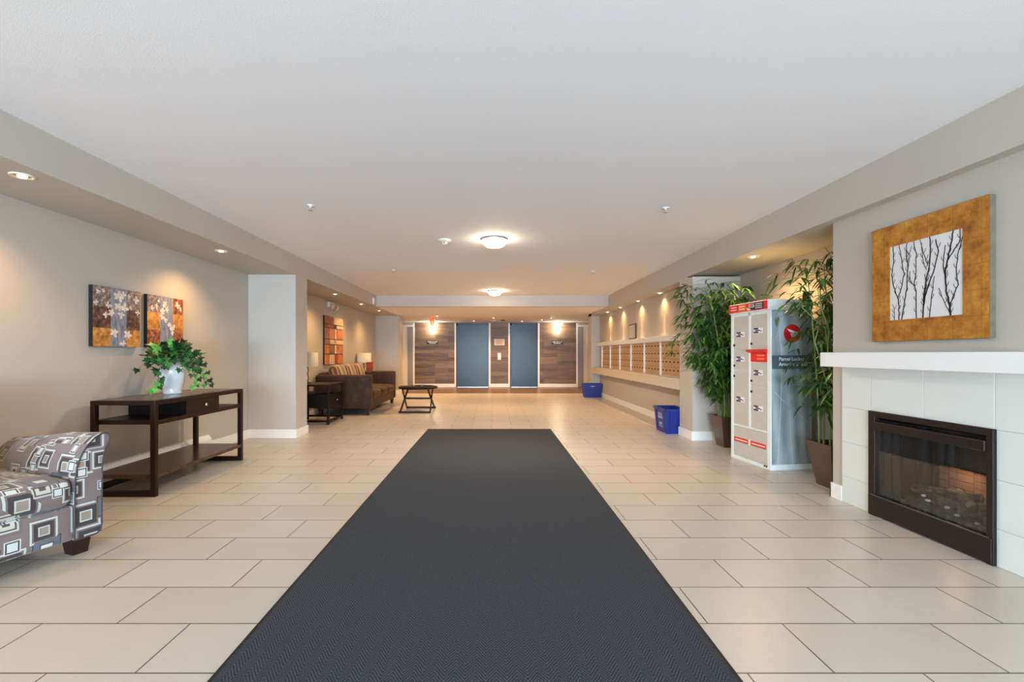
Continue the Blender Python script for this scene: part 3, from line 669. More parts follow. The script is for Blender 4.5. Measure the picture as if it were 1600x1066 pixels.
# photo-plane coordinates: u from far edge (0) to near edge (1), v from bottom (0) to top (1)
def U(u, v): return (iy1 + (iy0 - iy1) * u, iz0 + (iz1 - iz0) * v)
trunks = [([(0.05, 1), (0.06, .8), (0.03, .62), (0.06, .45), (0.12, .3), (0.14, .18), (0.14, 0)], .0035), ([(0.14, 1), (0.18, .8), (0.22, .6), (0.18, .42), (0.13, .3)], .003), ([(0.26, 1), (0.25, .85), (0.28, .7), (0.26, .4), (0.22, .2), (0.18, 0)], .0035),
          ([(0.36, 1), (0.40, .82), (0.39, .6), (0.37, .45), (0.40, .3), (0.40, 0)], .003), ([(0.30, .62), (0.31, .48), (0.37, .42)], .002), ([(0.45, 1), (0.52, .75), (0.56, .65)], .002), ([(0.58, 1), (0.60, .85), (0.57, .6), (0.52, .4), (0.50, .2), (0.49, 0)], .0045),
          ([(0.66, .95), (0.70, .8), (0.63, .55), (0.53, .3), (0.50, .15)], .004), ([(0.64, .5), (0.62, .3), (0.58, 0)], .0025), ([(0.88, 1), (0.86, .85), (0.82, .7), (0.78, .5), (0.80, .3), (0.84, .12), (0.85, 0)], .0055), ([(0.97, 1), (0.96, .85), (0.88, .75), (0.82, .68)], .003),
          ([(0.99, .9), (0.94, .7), (0.92, .5), (0.94, .35), (0.88, .2), (0.84, .12)], .003), ([(0.78, .85), (0.76, .6), (0.79, .45)], .003), ([(0.70, .35), (0.76, .2), (0.84, .03)], .0018), ([(0.04, .22), (0.07, .12), (0.07, 0)], .0015), ([(0.52, .55), (0.54, .4), (0.50, .2)], .002), ([(0.47, .95), (0.50, .7), (0.54, .6)], .0015), ([(0.33, .95), (0.29, .8), (0.26, .68)], .0015)]
for pts, w_ in trunks:
    pp = []
    for (a0, b0), (a1, b1) in zip(pts, pts[1:]):
        for i in range(4):
            u = a0 + (a1 - a0) * i / 4 + random.uniform(-.006, .006); v = b0 + (b1 - b0) * i / 4; pp.append(U(u, v))
    pp.append(U(*pts[-1])); ribbon(pp, w_ * 0.65, w_)
    for j in range(3, len(pp) - 1, 2):
        s = random.choice((-1, 1)); q = pp[j]; ribbon([q, (q[0] + s * 0.012, q[1] + 0.014), (q[0] + s * 0.016, q[1] + 0.03)], 0.0012, 0.0008)
br_.build('painted_branches', mat('black_branch_paint', rgb(28, 28, 32), 0.7), pt)

# ================================================================== PARCEL LOCKER
LR = math.atan2(0.068, 0.63)     # turned slightly off the wall line
lk = thing('parcel_locker', 'tall white and grey parcel locker with red banner between two potted bamboos', 'locker', (2.735, 4.585, 0), 0)
# local: u runs along the front (near -> far), v runs into the wall
LKW, LKD, LKH = 0.635, 0.44, 1.69
ang = LR
lk.rotation_euler = (0, 0, ang)     # local x = depth, local y = along front
M_lw = mat('white_locker_frame', rgb(222, 228, 226), 0.4); M_ld = mat('warm_grey_locker_door', rgb(190, 184, 176), 0.4)
M_red = mat('post_red', rgb(222, 36, 28), 0.4); M_navy = mat('navy_label', rgb(34, 30, 62), 0.5)
a = MB(); a.box(0.006, LKD, 0.004, LKW - 0.004, 0.0, 1.585, bev=0.003)
lb_ = a.build('body', M_lw, lk)
a = MB(); a.box(-0.022, LKD + 0.004, -0.004, LKW + 0.006, 1.585, LKH, bev=0.004); a.build('top_cap', M_lw, lk)
a = MB()
a.box(-0.004, 0.01, 0, 0.05, 0.0, 1.585, bev=0.002).box(-0.004, 0.01, LKW - 0.045, LKW, 0.0, 1.585, bev=0.002).box(-0.004, 0.01, 0.302, 0.335, 0.37, 1.585, bev=0.002).box(-0.004, 0.01, 0.05, LKW - 0.045, 1.555, 1.585).box(-0.004, 0.01, 0.05, LKW - 0.045, 0.0, 0.035).box(-0.004, 0.01, 0.05, LKW - 0.045, 0.36, 0.376)
a.build('front_frame', M_lw, lk)
def label_plate(door, yc, zc, s=1.0):
    a = MB(); a.box(-0.0035, -0.0015, yc - 0.07, yc + 0.07, zc - 0.026, zc + 0.026); p = a.build('door_label', mat('white_label', rgb(228, 226, 226), 0.5), lk if door is None else door)
    a = MB(); a.box(-0.0048, -0.003, yc - 0.005, yc + 0.065, zc - 0.026, zc - 0.010).box(-0.0048, -0.003, yc - 0.005, yc + 0.065, zc + 0.010, zc + 0.026).box(-0.0048, -0.003, yc - 0.03, yc + 0.04, zc - 0.006, zc + 0.006).box(-0.0048, -0.003, yc - 0.055, yc - 0.035, zc - 0.012, zc - 0.002)
    q = a.build('label_print', M_navy, lk if door is None else door); return p
def ldoor(y0, y1, z0, z1, lock_z, lz=None, hinge='far'):
    a = MB(); a.box(-0.001, 0.008, y0, y1, z0 + 0.003, z1 - 0.003, bev=0.002); d = a.build('door', M_ld, lk)
    if lz: label_plate(d, (y0 + y1) / 2 + 0.01, lz)
    if lock_z:
        a = MB(); a.cyl((0.0, y1 - 0.012, lock_z), (-0.008, y1 - 0.012, lock_z), 0.014, 0.012, 16); a.cyl((-0.008, y1 - 0.012, lock_z), (-0.010, y1 - 0.012, lock_z), 0.004, seg=8); a.build('lock', mat('dark_lock', rgb(52, 52, 56), 0.35, metal=0.6), d)
ya, yb, yc_, yd = 0.052, 0.300, 0.337, 0.588       # near column, far column
ldoor(yc_, yd, 1.19, 1.553, 1.243, 1.36); ldoor(yc_, yd, 0.968, 1.19, 1.02, 1.093); ldoor(yc_, yd, 0.378, 0.968, 0.905, 0.655)
ldoor(ya, yb, 1.20, 1.553, 1.255, 1.39); ldoor(ya, yb, 0.815, 1.062, 0.868, 0.955); ldoor(ya, yb, 0.378, 0.815, 0.755, 0.59)
# red drop-slot module
a = MB(); a.box(-0.004, 0.008, ya, yb, 1.066, 1.197, bev=0.002).prism([(-0.004, ya - 0.006, 1.197), (-0.05, ya - 0.006, 1.190), (-0.05, ya - 0.006, 1.180), (-0.03, ya - 0.006, 1.165), (-0.004, ya - 0.006, 1.16)], (0, yb - ya + 0.02, 0))
rd = a.build('mail_drop', M_red, lk)
a = MB(); a.box(-0.006, -0.003, 0.09, 0.20, 1.125, 1.142).box(-0.006, -0.003, 0.09, 0.20, 1.09, 1.108); a.build('drop_label', mat('orange_label', rgb(240, 120, 80), 0.5), rd)
# lower service panel with red strips and small emblem
a = MB(); a.box(-0.001, 0.008, 0.052, 0.588, 0.038, 0.357, bev=0.002); lp = a.build('service_panel', M_ld, lk)
a = MB(); a.box(-0.003, -0.0005, 0.07, 0.302, 0.19, 0.238).box(-0.003, -0.0005, 0.345, 0.578, 0.19, 0.238); st_ = a.build('red_strip', M_red, lp)
a = MB(); a.box(-0.0045, -0.0025, 0.085, 0.285, 0.207, 0.220).box(-0.0045, -0.0025, 0.36, 0.56, 0.207, 0.220); a.build('strip_lettering', M_signw, lp)
a = MB(); a.box(-0.003, -0.0005, 0.308, 0.338, 0.185, 0.245); a.build('emblem', M_signw, lp)
a = MB(); a.cyl((0.0, 0.085, 0.025), (-0.008, 0.085, 0.025), 0.010).cyl((0.0, 0.055, 0.025), (-0.008, 0.055, 0.025), 0.010); a.build('foot_lock', M_black, lk)
# banner
a = MB(); a.box(-0.0265, -0.021, 0.02, LKW + 0.006, 1.597, 1.681); bn = a.build('banner', M_red, lk)
a = MB(); a.box(-0.028, -0.0262, 0.34, 0.47, 1.60, 1.678); a.build('orange_block', mat('orange_block', rgb(236, 112, 30), 0.5), bn)
a = MB(); a.box(-0.0285, -0.0262, 0.07, 0.27, 1.604, 1.676); a.build('navy_block', M_navy, bn)
a = MB()
for z in (1.655, 1.628): a.box(-0.0300, -0.028, 0.50, 0.60, z - 0.005, z + 0.005); a.box(-0.0300, -0.028, 0.365, 0.45, z - 0.005, z + 0.005)
for z in (1.66, 1.64, 1.62): a.box(-0.0300, -0.028, 0.09, 0.19, z - 0.004, z + 0.004)
for z in (1.665, 1.650, 1.635): a.box(-0.0300, -0.028, 0.21, 0.30, z - 0.003, z + 0.003)
a.prism([(-0.030, 0.335, 1.635), (-0.030, 0.255, 1.612), (-0.030, 0.31, 1.602)], (0.003, 0, 0)); a.prism([(-0.030, 0.232, 1.660), (-0.030, 0.200, 1.642), (-0.030, 0.232, 1.625), (-0.030, 0.22, 1.642)], (0.003, 0, 0))
a.build('banner_lettering', M_signw, bn)
# side panel (near side, normal -y)
ks = NT('misty_blue_grey_panel'); n = ks.noise(ks.coord(scale=(4.5, 1, 1.0)), 2.2, 3, 0.5); wv = ks.n('ShaderNodeTexWave'); wv.wave_type = 'BANDS'; ks.l(ks.coord(scale=(1, 1, 0.3), rot=(0, R(12), 0)), wv.inputs[0]); wv.inputs['Scale'].default_value = 2.2; wv.inputs['Distortion'].default_value = 5; wv.inputs['Detail'].default_value = 1
c = ks.ramp(ks.math('MULTIPLY_ADD', n, 0.7, ks.math('MULTIPLY', wv.outputs['Fac'], 0.3)), [(0.25, rgb(120, 134, 138)), (0.5, rgb(146, 160, 162)), (0.8, rgb(182, 194, 194))])
ks.l(c, ks.b.inputs['Base Color']); ks.b.inputs['Roughness'].default_value = 0.3
a = MB(); a.box(0.012, LKD - 0.004, -0.0005, 0.006, 0.05, 1.583); sp = a.build('side_panel', ks.m, lk)
a = MB(); a.tube([(0.03, -0.001, 0.78), (0.12, -0.001, 0.69), (0.25, -0.001, 0.60), (0.40, -0.001, 0.46)], 0.0014, 6).tube([(0.09, -0.001, 1.40), (0.12, -0.001, 1.1), (0.105, -0.001, 0.7), (0.085, -0.001, 0.3), (0.07, -0.001, 0.06)], 0.0012, 6).tube([(0.20, -0.001, 0.6), (0.21, -0.001, 0.3), (0.235, -0.001, 0.06)], 0.001, 6).tube([(0.05, -0.001, 1.30), (0.13, -0.001, 1.52), (0.17, -0.001, 1.58)], 0.001, 6)
a.build('pale_swoosh', mat('pale_swoosh', rgb(206, 216, 216), 0.4), sp)
a = MB(); a.box(0.002, LKD, -0.003, 0.004, 0.0, 0.055, bev=0.001); a.build('kick_plate', M_lw, lk)
a = MB(); a.box(0.010, LKD, -0.0022, 0.0, 1.0, 1.135); bd_ = a.build('sign_band', mat('slate_sign_band', rgb(84, 96, 104), 0.4), sp)
M_txt = mat('white_sign_text', rgb(236, 238, 238), 0.5)
for s, z in (('Parcel Locker', 1.083), ('Armoire à colis', 1.030)):
    text_mesh('lettering', s, 0.049, M_txt, sp, basis((0.082, -0.0026, z), (1, 0, 0), (0, 0, 1)), bold=0.0006)
# round red emblem with white winged envelope
EC = (0.225, 1.352); ER = 0.09
a = MB(); a.cyl((EC[0], -0.0005, EC[1]), (EC[0], -0.003, EC[1]), ER, seg=48); em = a.build('round_emblem', mat('emblem_red', rgb(196, 22, 30), 0.4), sp)
a = MB()
def ep(pts): a.prism([(EC[0] + x * ER, -0.0042, EC[1] + z * ER) for x, z in pts], (0, 0.0014, 0))
ep([(-0.68, 0.52), (0.88, 0.06), (-0.05, 0.06), (-0.30, 0.16)])
for i in range(4):
    z = -0.02 - i * 0.10; ep([(-0.28 + 0.05 * i, z), (0.80 - 0.16 * i, z), (0.72 - 0.16 * i, z - 0.06), (-0.26 + 0.05 * i, z - 0.06)])
ep([(0.88, 0.04), (0.30, -0.44), (0.62, -0.02)])
a.build('winged_envelope', M_txt, em)

# ================================================================== POTTED BAMBOO
M_pot = mat('brown_bronze_pot', rgb(88, 70, 58), 0.3, metal=0.25, noise=0.15, nscale=4)
M_soil = mat('dark_moss_soil', rgb(22, 18, 14), 1.0, noise=0.4)
def m_leaf(name, a_, b_, c_):
    k = NT(name); oi = k.n('ShaderNodeAttribute'); oi.attribute_name = 'tint'
    col = k.ramp(oi.outputs['Fac'], [(0.0, a_), (0.55, b_), (1.0, c_)]); k.l(col, k.b.inputs['Base Color']); k.b.inputs['Roughness'].default_value = 0.4
    return k.m
M_bleaf = m_leaf('bamboo_leaf_green', rgb(18, 40, 14), rgb(48, 92, 30), rgb(122, 160, 76))
M_cane = mat('bamboo_cane_green', rgb(104, 126, 58), 0.4, noise=0.3, nscale=12)
M_ivy = m_leaf('ivy_leaf_green', rgb(10, 40, 20), rgb(26, 88, 36), rgb(90, 168, 66))
class LeafMesh:
    def __init__(s): s.v = []; s.f = []; s.t = []
    def leaf(s, p, d, up, L, W, tint, droop=0.3, segs=3):
        d = d.normalized(); side = d.cross(up)
        if side.length < 1e-3: side = Vector((1, 0, 0))
        side.normalize(); nrm = side.cross(d)
        prof = [0.12, 0.9, 0.75, 0.0][:segs + 1] if segs == 3 else [0.1, 1, 0]
        i0 = len(s.v); q = Vector(p)
        for i in range(segs + 1):
            u = i / segs; pos = Vector(p) + d * L * u - Vector((0, 0, 1)) * droop * L * u * u
            w_ = prof[i] * W
            s.v += [pos + side * w_ + nrm * w_ * 0.25, pos, pos - side * w_ + nrm * w_ * 0.25]
        for i in range(segs):
            a_ = i0 + 3 * i; s.f += [(a_, a_ + 1, a_ + 4, a_ + 3), (a_ + 1, a_ + 2, a_ + 5, a_ + 4)]; s.t += [tint, tint]
    def poly(s, pts, tint):
        i0 = len(s.v); s.v += [Vector(p) for p in pts]; n = len(pts)
        # fan around first point
        for i in range(1, n - 1): s.f.append((i0, i0 + i, i0 + i + 1)); s.t.append(tint)
    def build(s, name, m, parent):
        me = bpy.data.meshes.new(name); me.from_pydata([tuple(v) for v in s.v], [], s.f); me.update()
        at = me.attributes.new('tint', 'FLOAT', 'FACE')
        for i, t_ in enumerate(s.t): at.data[i].value = t_
        me.materials.append(m); o = bpy.data.objects.new(name, me); COL.objects.link(o); o.parent = parent; return o
def bamboo(loc, label, topz, lean, ok, n_stem, n_leaf, seed, spread, rot=0.0, zlo=0.42, extra=None):
    rnd = random.Random(seed)
    t = thing('potted_bamboo', label, 'potted plant', loc, rot, 'potted bamboos flanking the parcel locker')
    a = MB(); a.tray(0, 0, 0, 0.38, 0.098, 0.098, 0.158, 0.158, 0.012, floor_z=0.30); a.build('pot', M_pot, t)
    a = MB(); a.box(-0.128, 0.128, -0.128, 0.128, 0.30, 0.335); a.build('soil', M_soil, t)
    canes = MB(); LM = LeafMesh(); stems = []
    for i in range(n_stem):
        bx, by = rnd.uniform(-0.09, 0.09), rnd.uniform(-0.09, 0.09); hz = topz * rnd.uniform(0.72, 1.0)
        tx = bx * 1.6 + lean[0] + rnd.uniform(-spread, spread) * 0.55; ty_ = by * 1.6 + lean[1] + rnd.uniform(-spread, spread) * 0.5
        pts = []
        for j in range(9):
            u = j / 8; pts.append(Vector((bx + (tx - bx) * u ** 1.7, by + (ty_ - by) * u ** 1.7, 0.32 + (hz - 0.32) * u)))
        pts = [p if ok(p, 0.01) else Vector((p.x * 0.6, p.y * 0.6, p.z)) for p in pts]
        stems.append(pts); canes.tube(pts, [0.010 * (1 - 0.7 * j / 8) for j in range(9)], 6)
    made = 0; tries = 0
    while made < n_leaf and tries < n_leaf * 20:
        tries += 1
        st = rnd.choice(stems); u = rnd.uniform(0.12, 1) ** 0.75; f = u * 8; j = min(7, int(f)); p = st[j].lerp(st[j + 1], f - j)
        if p.z < zlo: continue
        az = rnd.uniform(0, 2 * PI); env = 1.0 if p.z > 0.8 else 0.75
        reach = rnd.uniform(0.05, spread * env); tip = p + Vector((math.cos(az) * reach, math.sin(az) * reach, rnd.uniform(-0.05, 0.12)))
        if not ok(tip, 0.03): continue
        if reach > 0.09 and rnd.random() < 0.55: canes.tube([p, p.lerp(tip, 0.5) + Vector((0, 0, 0.02)), tip], [0.0022, 0.0018, 0.001], 4, cap=False)
        k_ = rnd.randint(4, 7); base_t = rnd.random()
        for q in range(k_):
            a2 = az + rnd.uniform(-1.3, 1.3); d = Vector((math.cos(a2), math.sin(a2), rnd.uniform(-0.75, 0.35)))
            Ln = rnd.uniform(0.09, 0.165); dr = rnd.uniform(0.15, 0.55)
            end = tip + d.normalized() * Ln - Vector((0, 0, dr * Ln))
            if not ok(end, 0.004): continue
            LM.leaf(tip, d, Vector((0, 0, 1)), Ln, rnd.uniform(0.009, 0.0145), min(1, max(0, base_t * 0.5 + rnd.random() * 0.5)), dr); made += 1
    if extra:
        for pts, tips in extra:
            pts = [Vector(p) for p in pts]; canes.tube(pts, [0.006, 0.005, 0.004, 0.003][:len(pts)], 6)
            for p, d, Ln in tips: LM.leaf(Vector(p), Vector(d), Vector((0, 0, 1)), Ln, 0.012, rnd.uniform(0.3, 0.9), 0.15)
    canes.build('canes', M_cane, t); LM.build('leaves', M_bleaf, t)
    return t
P1 = Vector((2.925, 5.80, 0)); P2 = Vector((2.965, 4.03, 0))
def inv_lk(w_): # world -> locker local
    d = Vector((w_.x - 2.735, w_.y - 4.585)); c_, s__ = math.cos(-ang), math.sin(-ang); return d.x * c_ - d.y * s__, d.x * s__ + d.y * c_
def ok_common(w_, m):
    if w_.x > WR - m - 0.005 or w_.z > SRN - 0.01 - m or w_.z < 0.05: return False
    u, v_ = inv_lk(w_)
    if -0.035 - m < u < LKD + 0.01 + m and -0.01 - m < v_ < LKW + 0.02 + m and w_.z < 1.70 + m: return False
    return True
def ok1(p, m):
    w_ = P1 + p
    if w_.y > 6.155 - m: return False
    if w_.z < 0.9 and w_.x < 2.62: return False
    return ok_common(w_, m)
def ok2(p, m):
    w_ = P2 + p
    if w_.y < 3.765 + m: return False
    lim = 2.63 if w_.z > 1.5 else 2.78 if w_.z > 0.98 else 2.66 if w_.z > 0.68 else 2.78
    if w_.x < lim: return False
    return ok_common(w_, m)
bamboo(P1, 'tall full bamboo in a tapered brown pot between the pillar and parcel locker', 2.05, (-0.12, 0.02), ok1, 18, 3900, 3, 0.44)
bamboo(P2, 'sparser bamboo in a tapered brown pot between the parcel locker and fireplace', 1.95, (-0.04, 0.03), ok2, 9, 1350, 11, 0.36,
       extra=[([(-0.02, -0.1, 0.33), (0.0, -0.1, 1.2), (-0.05, -0.08, 1.75), (-0.08, -0.05, 1.98)], [((-0.08, -0.05, 1.98), (-0.5, 0.2, 1.2), 0.12), ((-0.08, -0.05, 1.98), (0.6, -0.2, 1.1), 0.12), ((-0.07, -0.06, 1.90), (-1, 0, 0.1), 0.14), ((-0.06, -0.06, 1.86), (0.9, 0, 0.2), 0.13), ((-0.05, -0.08, 1.78), (-1, 0.1, -0.2), 0.15), ((-0.06, -0.07, 1.8), (-0.3, 0, 1), 0.12)])])

# ================================================================== MAIL WALL
MY0, MDY, MZ0, MZ1 = 12.11, 0.845, 0.79, 1.35
ct = MB(); ct.box(2.647, MW - 0.002, 6.627, 12.553, 0.755, 0.788, bev=0.003).box(2.647, 2.675, 6.627, 12.553, 0.635, 0.76)
t = tag(ct.build('mail_counter', mat('beige_counter_laminate', rgb(214, 200, 178), 0.4)), 'long beige counter shelf running below the bank of mailboxes', 'counter')
t = tag(MB().box(2.74, MW - 0.002, 6.627, 12.553, 1.352, 1.44, bev=0.004).build('mail_ledge', M_trim), 'long white boxed ledge running along the top of the mailboxes', 'ledge')
M_mb = mat('bronze_gold_mailbox_door', rgb(206, 168, 124), 0.36, metal=0.3, noise=0.06); M_div = mat('bright_mail_divider', rgb(236, 232, 228), 0.25, metal=0.3)
mlab = ['mailbox panel closest to the tall bamboo, partly hidden by the pillar', 'second mailbox panel from the tall bamboo', 'third mailbox panel from the tall bamboo', 'third mailbox panel from the far end of the counter', 'second mailbox panel from the far end of the counter', 'mailbox panel at the far end of the counter']
def mailpanel(lab):
    t = thing('mailbox_panel', lab, 'mailboxes', (2.865, 0, MZ0), 0, 'mailbox panels set along the mail wall')
    H = MZ1 - MZ0
    a = MB(); a.box(-0.035, 0.004, 0.0, MDY, 0, H); a.build('cabinet_body', mat('mailbox_body', rgb(150, 122, 92), 0.5), t)
    a = MB(); a.box(-0.058, -0.030, MDY - 0.05, MDY - 0.002, 0, H, bev=0.002).box(-0.052, -0.030, 0.0, MDY - 0.05, H - 0.012, H).box(-0.052, -0.030, 0.0, MDY - 0.05, 0, 0.012); a.build('divider_frame', M_div, t)
    W = (MDY - 0.05) / 5; hh = (H - 0.024) / 4
    d0 = MB(); d0.box(-0.044, -0.034, 0.003, W - 0.003, 0.003, hh - 0.003, bev=0.0015, seg=1); l0 = MB(); l0.cyl((-0.044, W / 2, hh * 0.62), (-0.049, W / 2, hh * 0.62), 0.014, seg=10).box(-0.046, -0.043, W * 0.22, W * 0.38, hh * 0.56, hh * 0.68)
    D = d0.build('mailbox_door', M_mb, t); K = l0.build('door_lock', mat('mailbox_lock', rgb(70, 52, 40), 0.35, metal=0.4), D)
    for i in range(5):
        for j in range(4):
            if i == j == 0: D.location = (0, 0, 0.012); continue
            q = D.copy(); COL.objects.link(q); q.location = (0, i * W, 0.012 + j * hh); q.parent = t
            q2 = K.copy(); COL.objects.link(q2); q2.parent = q
    return t
mp = mailpanel(mlab[0])
for i in range(6):
    y = MY0 - MDY * (6 - i)
    if i == 0: mp.location = (2.865, y, MZ0)
    else: dup(mp, (2.865, y, MZ0), None, mlab[i])
t = thing('framed_notice', 'dark-framed notice on the wall just above the mailbox ledge', 'notice', (MW, 9.54, 1.605))
a = MB(); a.box(-0.03, 0, -0.22, 0.22, -0.155, 0.155, bev=0.002); a.build('frame', mat('dark_walnut_frame', rgb(60, 42, 30), 0.4), t)
a = MB(); a.box(-0.032, -0.029, -0.195, 0.195, -0.13, 0.13); a.build('print', mat('grey_notice_print', rgb(196, 190, 184), 0.6), t)

# ================================================================== RECYCLING BINS
M_bin = mat('blue_recycling_plastic', rgb(14, 40, 128), 0.35, noise=0.05); M_binp = mat('blue_bin_face', rgb(52, 52, 140), 0.4)
def bin_(loc, rz, label, s=1.0):
    t = thing('recycling_bin', label, 'recycling bin', loc, rz, 'blue recycling boxes by the mail counter')
    # local: long side along x, long face at -y
    a = MB(); a.tray(0, 0, 0, 0.355, 0.205, 0.135, 0.238, 0.160, 0.006); a.build('bin_body', M_bin, t)
    a = MB(); 
    for (x0, x1, y0, y1) in ((-0.25, 0.25, -0.171, -0.158), (-0.25, 0.25, 0.158, 0.171), (-0.25, -0.236, -0.171, 0.171), (0.236, 0.25, -0.171, 0.171)): a.box(x0, x1, y0, y1, 0.325, 0.362, bev=0.003)
    a.build('rim', M_bin, t)
    for x in (-0.15, 0.15): a = MB(); a.hexa([(x - 0.012, -0.148, 0.03), (x + 0.012, -0.148, 0.03), (x + 0.012, -0.13, 0.03), (x - 0.012, -0.13, 0.03), (x - 0.012, -0.168, 0.32), (x + 0.012, -0.168, 0.32), (x + 0.012, -0.15, 0.32), (x - 0.012, -0.15, 0.32)]); a.build('rib', M_bin, t)
    for y in (-0.08, 0.08):
        for sx in (-1, 1): a = MB(); a.hexa([(sx * 0.20, y - 0.01, 0.03), (sx * 0.20, y + 0.01, 0.03), (sx * 0.218, y + 0.01, 0.03), (sx * 0.218, y - 0.01, 0.03), (sx * 0.225, y - 0.01, 0.32), (sx * 0.225, y + 0.01, 0.32), (sx * 0.246, y + 0.01, 0.32), (sx * 0.246, y - 0.01, 0.32)]); a.build('rib', M_bin, t)
    a = MB(); tl = math.atan2(0.025, 0.355)
    def fx_(x0, x1, z0, z1): # decal on the sloping long face
        f = lambda z: -0.135 - 0.025 * z / 0.355 - 0.0015
        a.hexa([(x0, f(z0), z0), (x1, f(z0), z0), (x1, f(z0) + 0.001, z0), (x0, f(z0) + 0.001, z0), (x0, f(z1), z1), (x1, f(z1), z1), (x1, f(z1) + 0.001, z1), (x0, f(z1) + 0.001, z1)])
    return t, a, fx_
t, a, f_ = bin_((2.615, 6.875, 0), R(-90), 'blue recycling box with rows of white lettering, on the floor beside the near pillar')
rn = random.Random(4)
for z0 in (0.245, 0.20):
    x = -0.085
    while x < 0.085:
        wd = rn.uniform(0.014, 0.022); f_(x, x + 0.005, z0, z0 + 0.034); f_(x, x + wd, z0 + 0.028, z0 + 0.034); f_(x, x + wd, z0, z0 + 0.006) if rn.random() < .6 else f_(x + wd - 0.005, x + wd, z0, z0 + 0.03); x += wd + 0.007
f_(-0.045, -0.01, 0.11, 0.145); f_(0.015, 0.05, 0.11, 0.145); f_(-0.06, -0.045, 0.08, 0.10); f_(-0.02, 0.0, 0.085, 0.10); f_(0.035, 0.055, 0.075, 0.10)
a.build('white_lettering', mat('white_bin_lettering', rgb(210, 205, 220), 0.5), t)
t, a, f_ = bin_((2.615, 12.385, 0), 0, 'blue recycling box on the floor at the far end of the mail counter')
f_(-0.06, 0.05, 0.285, 0.30); a.build('white_lettering', mat('white_bin_lettering', rgb(210, 205, 220), 0.5), t)

# ================================================================== CONSOLE TABLE
cx0, cx1, cy0, cy1 = -3.235, -2.714, 3.73, 5.045
t = thing('console_table', 'long espresso wood console table with one drawer against the paintings wall', 'console table', ((cx0 + cx1) / 2, (cy0 + cy1) / 2, 0))
X, Y = (cx1 - cx0) / 2, (cy1 - cy0) / 2; q = 0.04
for sx in (-1, 1):
    for sy in (-1, 1):
        a = MB(); a.box(sx * X, sx * (X - q), sy * Y, sy * (Y - q), 0, 0.735, bev=0.002); a.build('leg', M_espresso, t)
a = MB(); a.box(-X, X, -Y, Y, 0.735, 0.772, bev=0.003)
tp = a.build('tabletop', M_espresso, t)
kt = NT('polished_espresso_top'); n = kt.noise(kt.coord(scale=(20, 1.5, 1)), 5, 5); kt.l(kt.ramp(n, [(0.3, rgb(46, 27, 17)), (0.7, rgb(84, 54, 34))]), kt.b.inputs['Base Color']); kt.b.inputs['Roughness'].default_value = 0.22
a = MB(); a.box(-X + 0.035, X - 0.035, -Y + 0.035, Y - 0.035, 0.770, 0.7735); a.build('top_inset', kt.m, t)
a = MB(); a.box(-X + 0.0, X - 0.004, -Y + q, Y - q, 0.575, 0.612, bev=0.002); a.build('upper_shelf', M_espresso, t)
a = MB(); a.box(-X, X - 0.002, -Y + 0.001, Y - 0.001, 0.146, 0.178, bev=0.002); a.build('lower_shelf', kt.m, t)
for sy in (-1, 1):
    a = MB(); a.box(-X + q, X - q, sy * Y, sy * (Y - q), 0.0, 0.045, bev=0.002); a.build('foot_rail', M_espresso, t)
dy0, dy1 = 4.11 - (cy0 + cy1) / 2, 4.607 - (cy0 + cy1) / 2
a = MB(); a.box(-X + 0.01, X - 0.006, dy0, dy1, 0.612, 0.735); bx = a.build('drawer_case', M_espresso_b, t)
a = MB(); a.box(X - 0.006, X + 0.002, dy0 + 0.006, dy1 - 0.006, 0.62, 0.728, bev=0.002); dr = a.build('drawer', M_espresso, t)
a = MB(); a.tube([(X + 0.002, (dy0 + dy1) / 2, 0.675), (X + 0.014, (dy0 + dy1) / 2, 0.675), (X + 0.018, (dy0 + dy1) / 2, 0.675), (X + 0.03, (dy0 + dy1) / 2, 0.675)], [0.006, 0.006, 0.014, 0.012], 16); a.build('knob', M_chrome, dr)
# baseboard heater
t = thing('baseboard_heater', 'long low white baseboard heater along the wall behind the console table', 'heater', (WL, 4.4, 0))
a = MB(); a.prism([(0, -1.0, 0.06), (0.05, -1.0, 0.06), (0.062, -1.0, 0.09), (0.062, -1.0, 0.165), (0.03, -1.0, 0.205), (0, -1.0, 0.205)], (0, 2.03, 0)); a.build('housing', M_trim, t)
a = MB(); a.box(0.0, 0.045, -0.99, 0.95, 0.0, 0.058); a.build('gap_shade', M_black, t)  # black block standing in for the shaded gap under the housing
a = MB(); a.box(0.061, 0.064, 0.93, 1.02, 0.075, 0.15); a.build('end_cover', M_white, t)

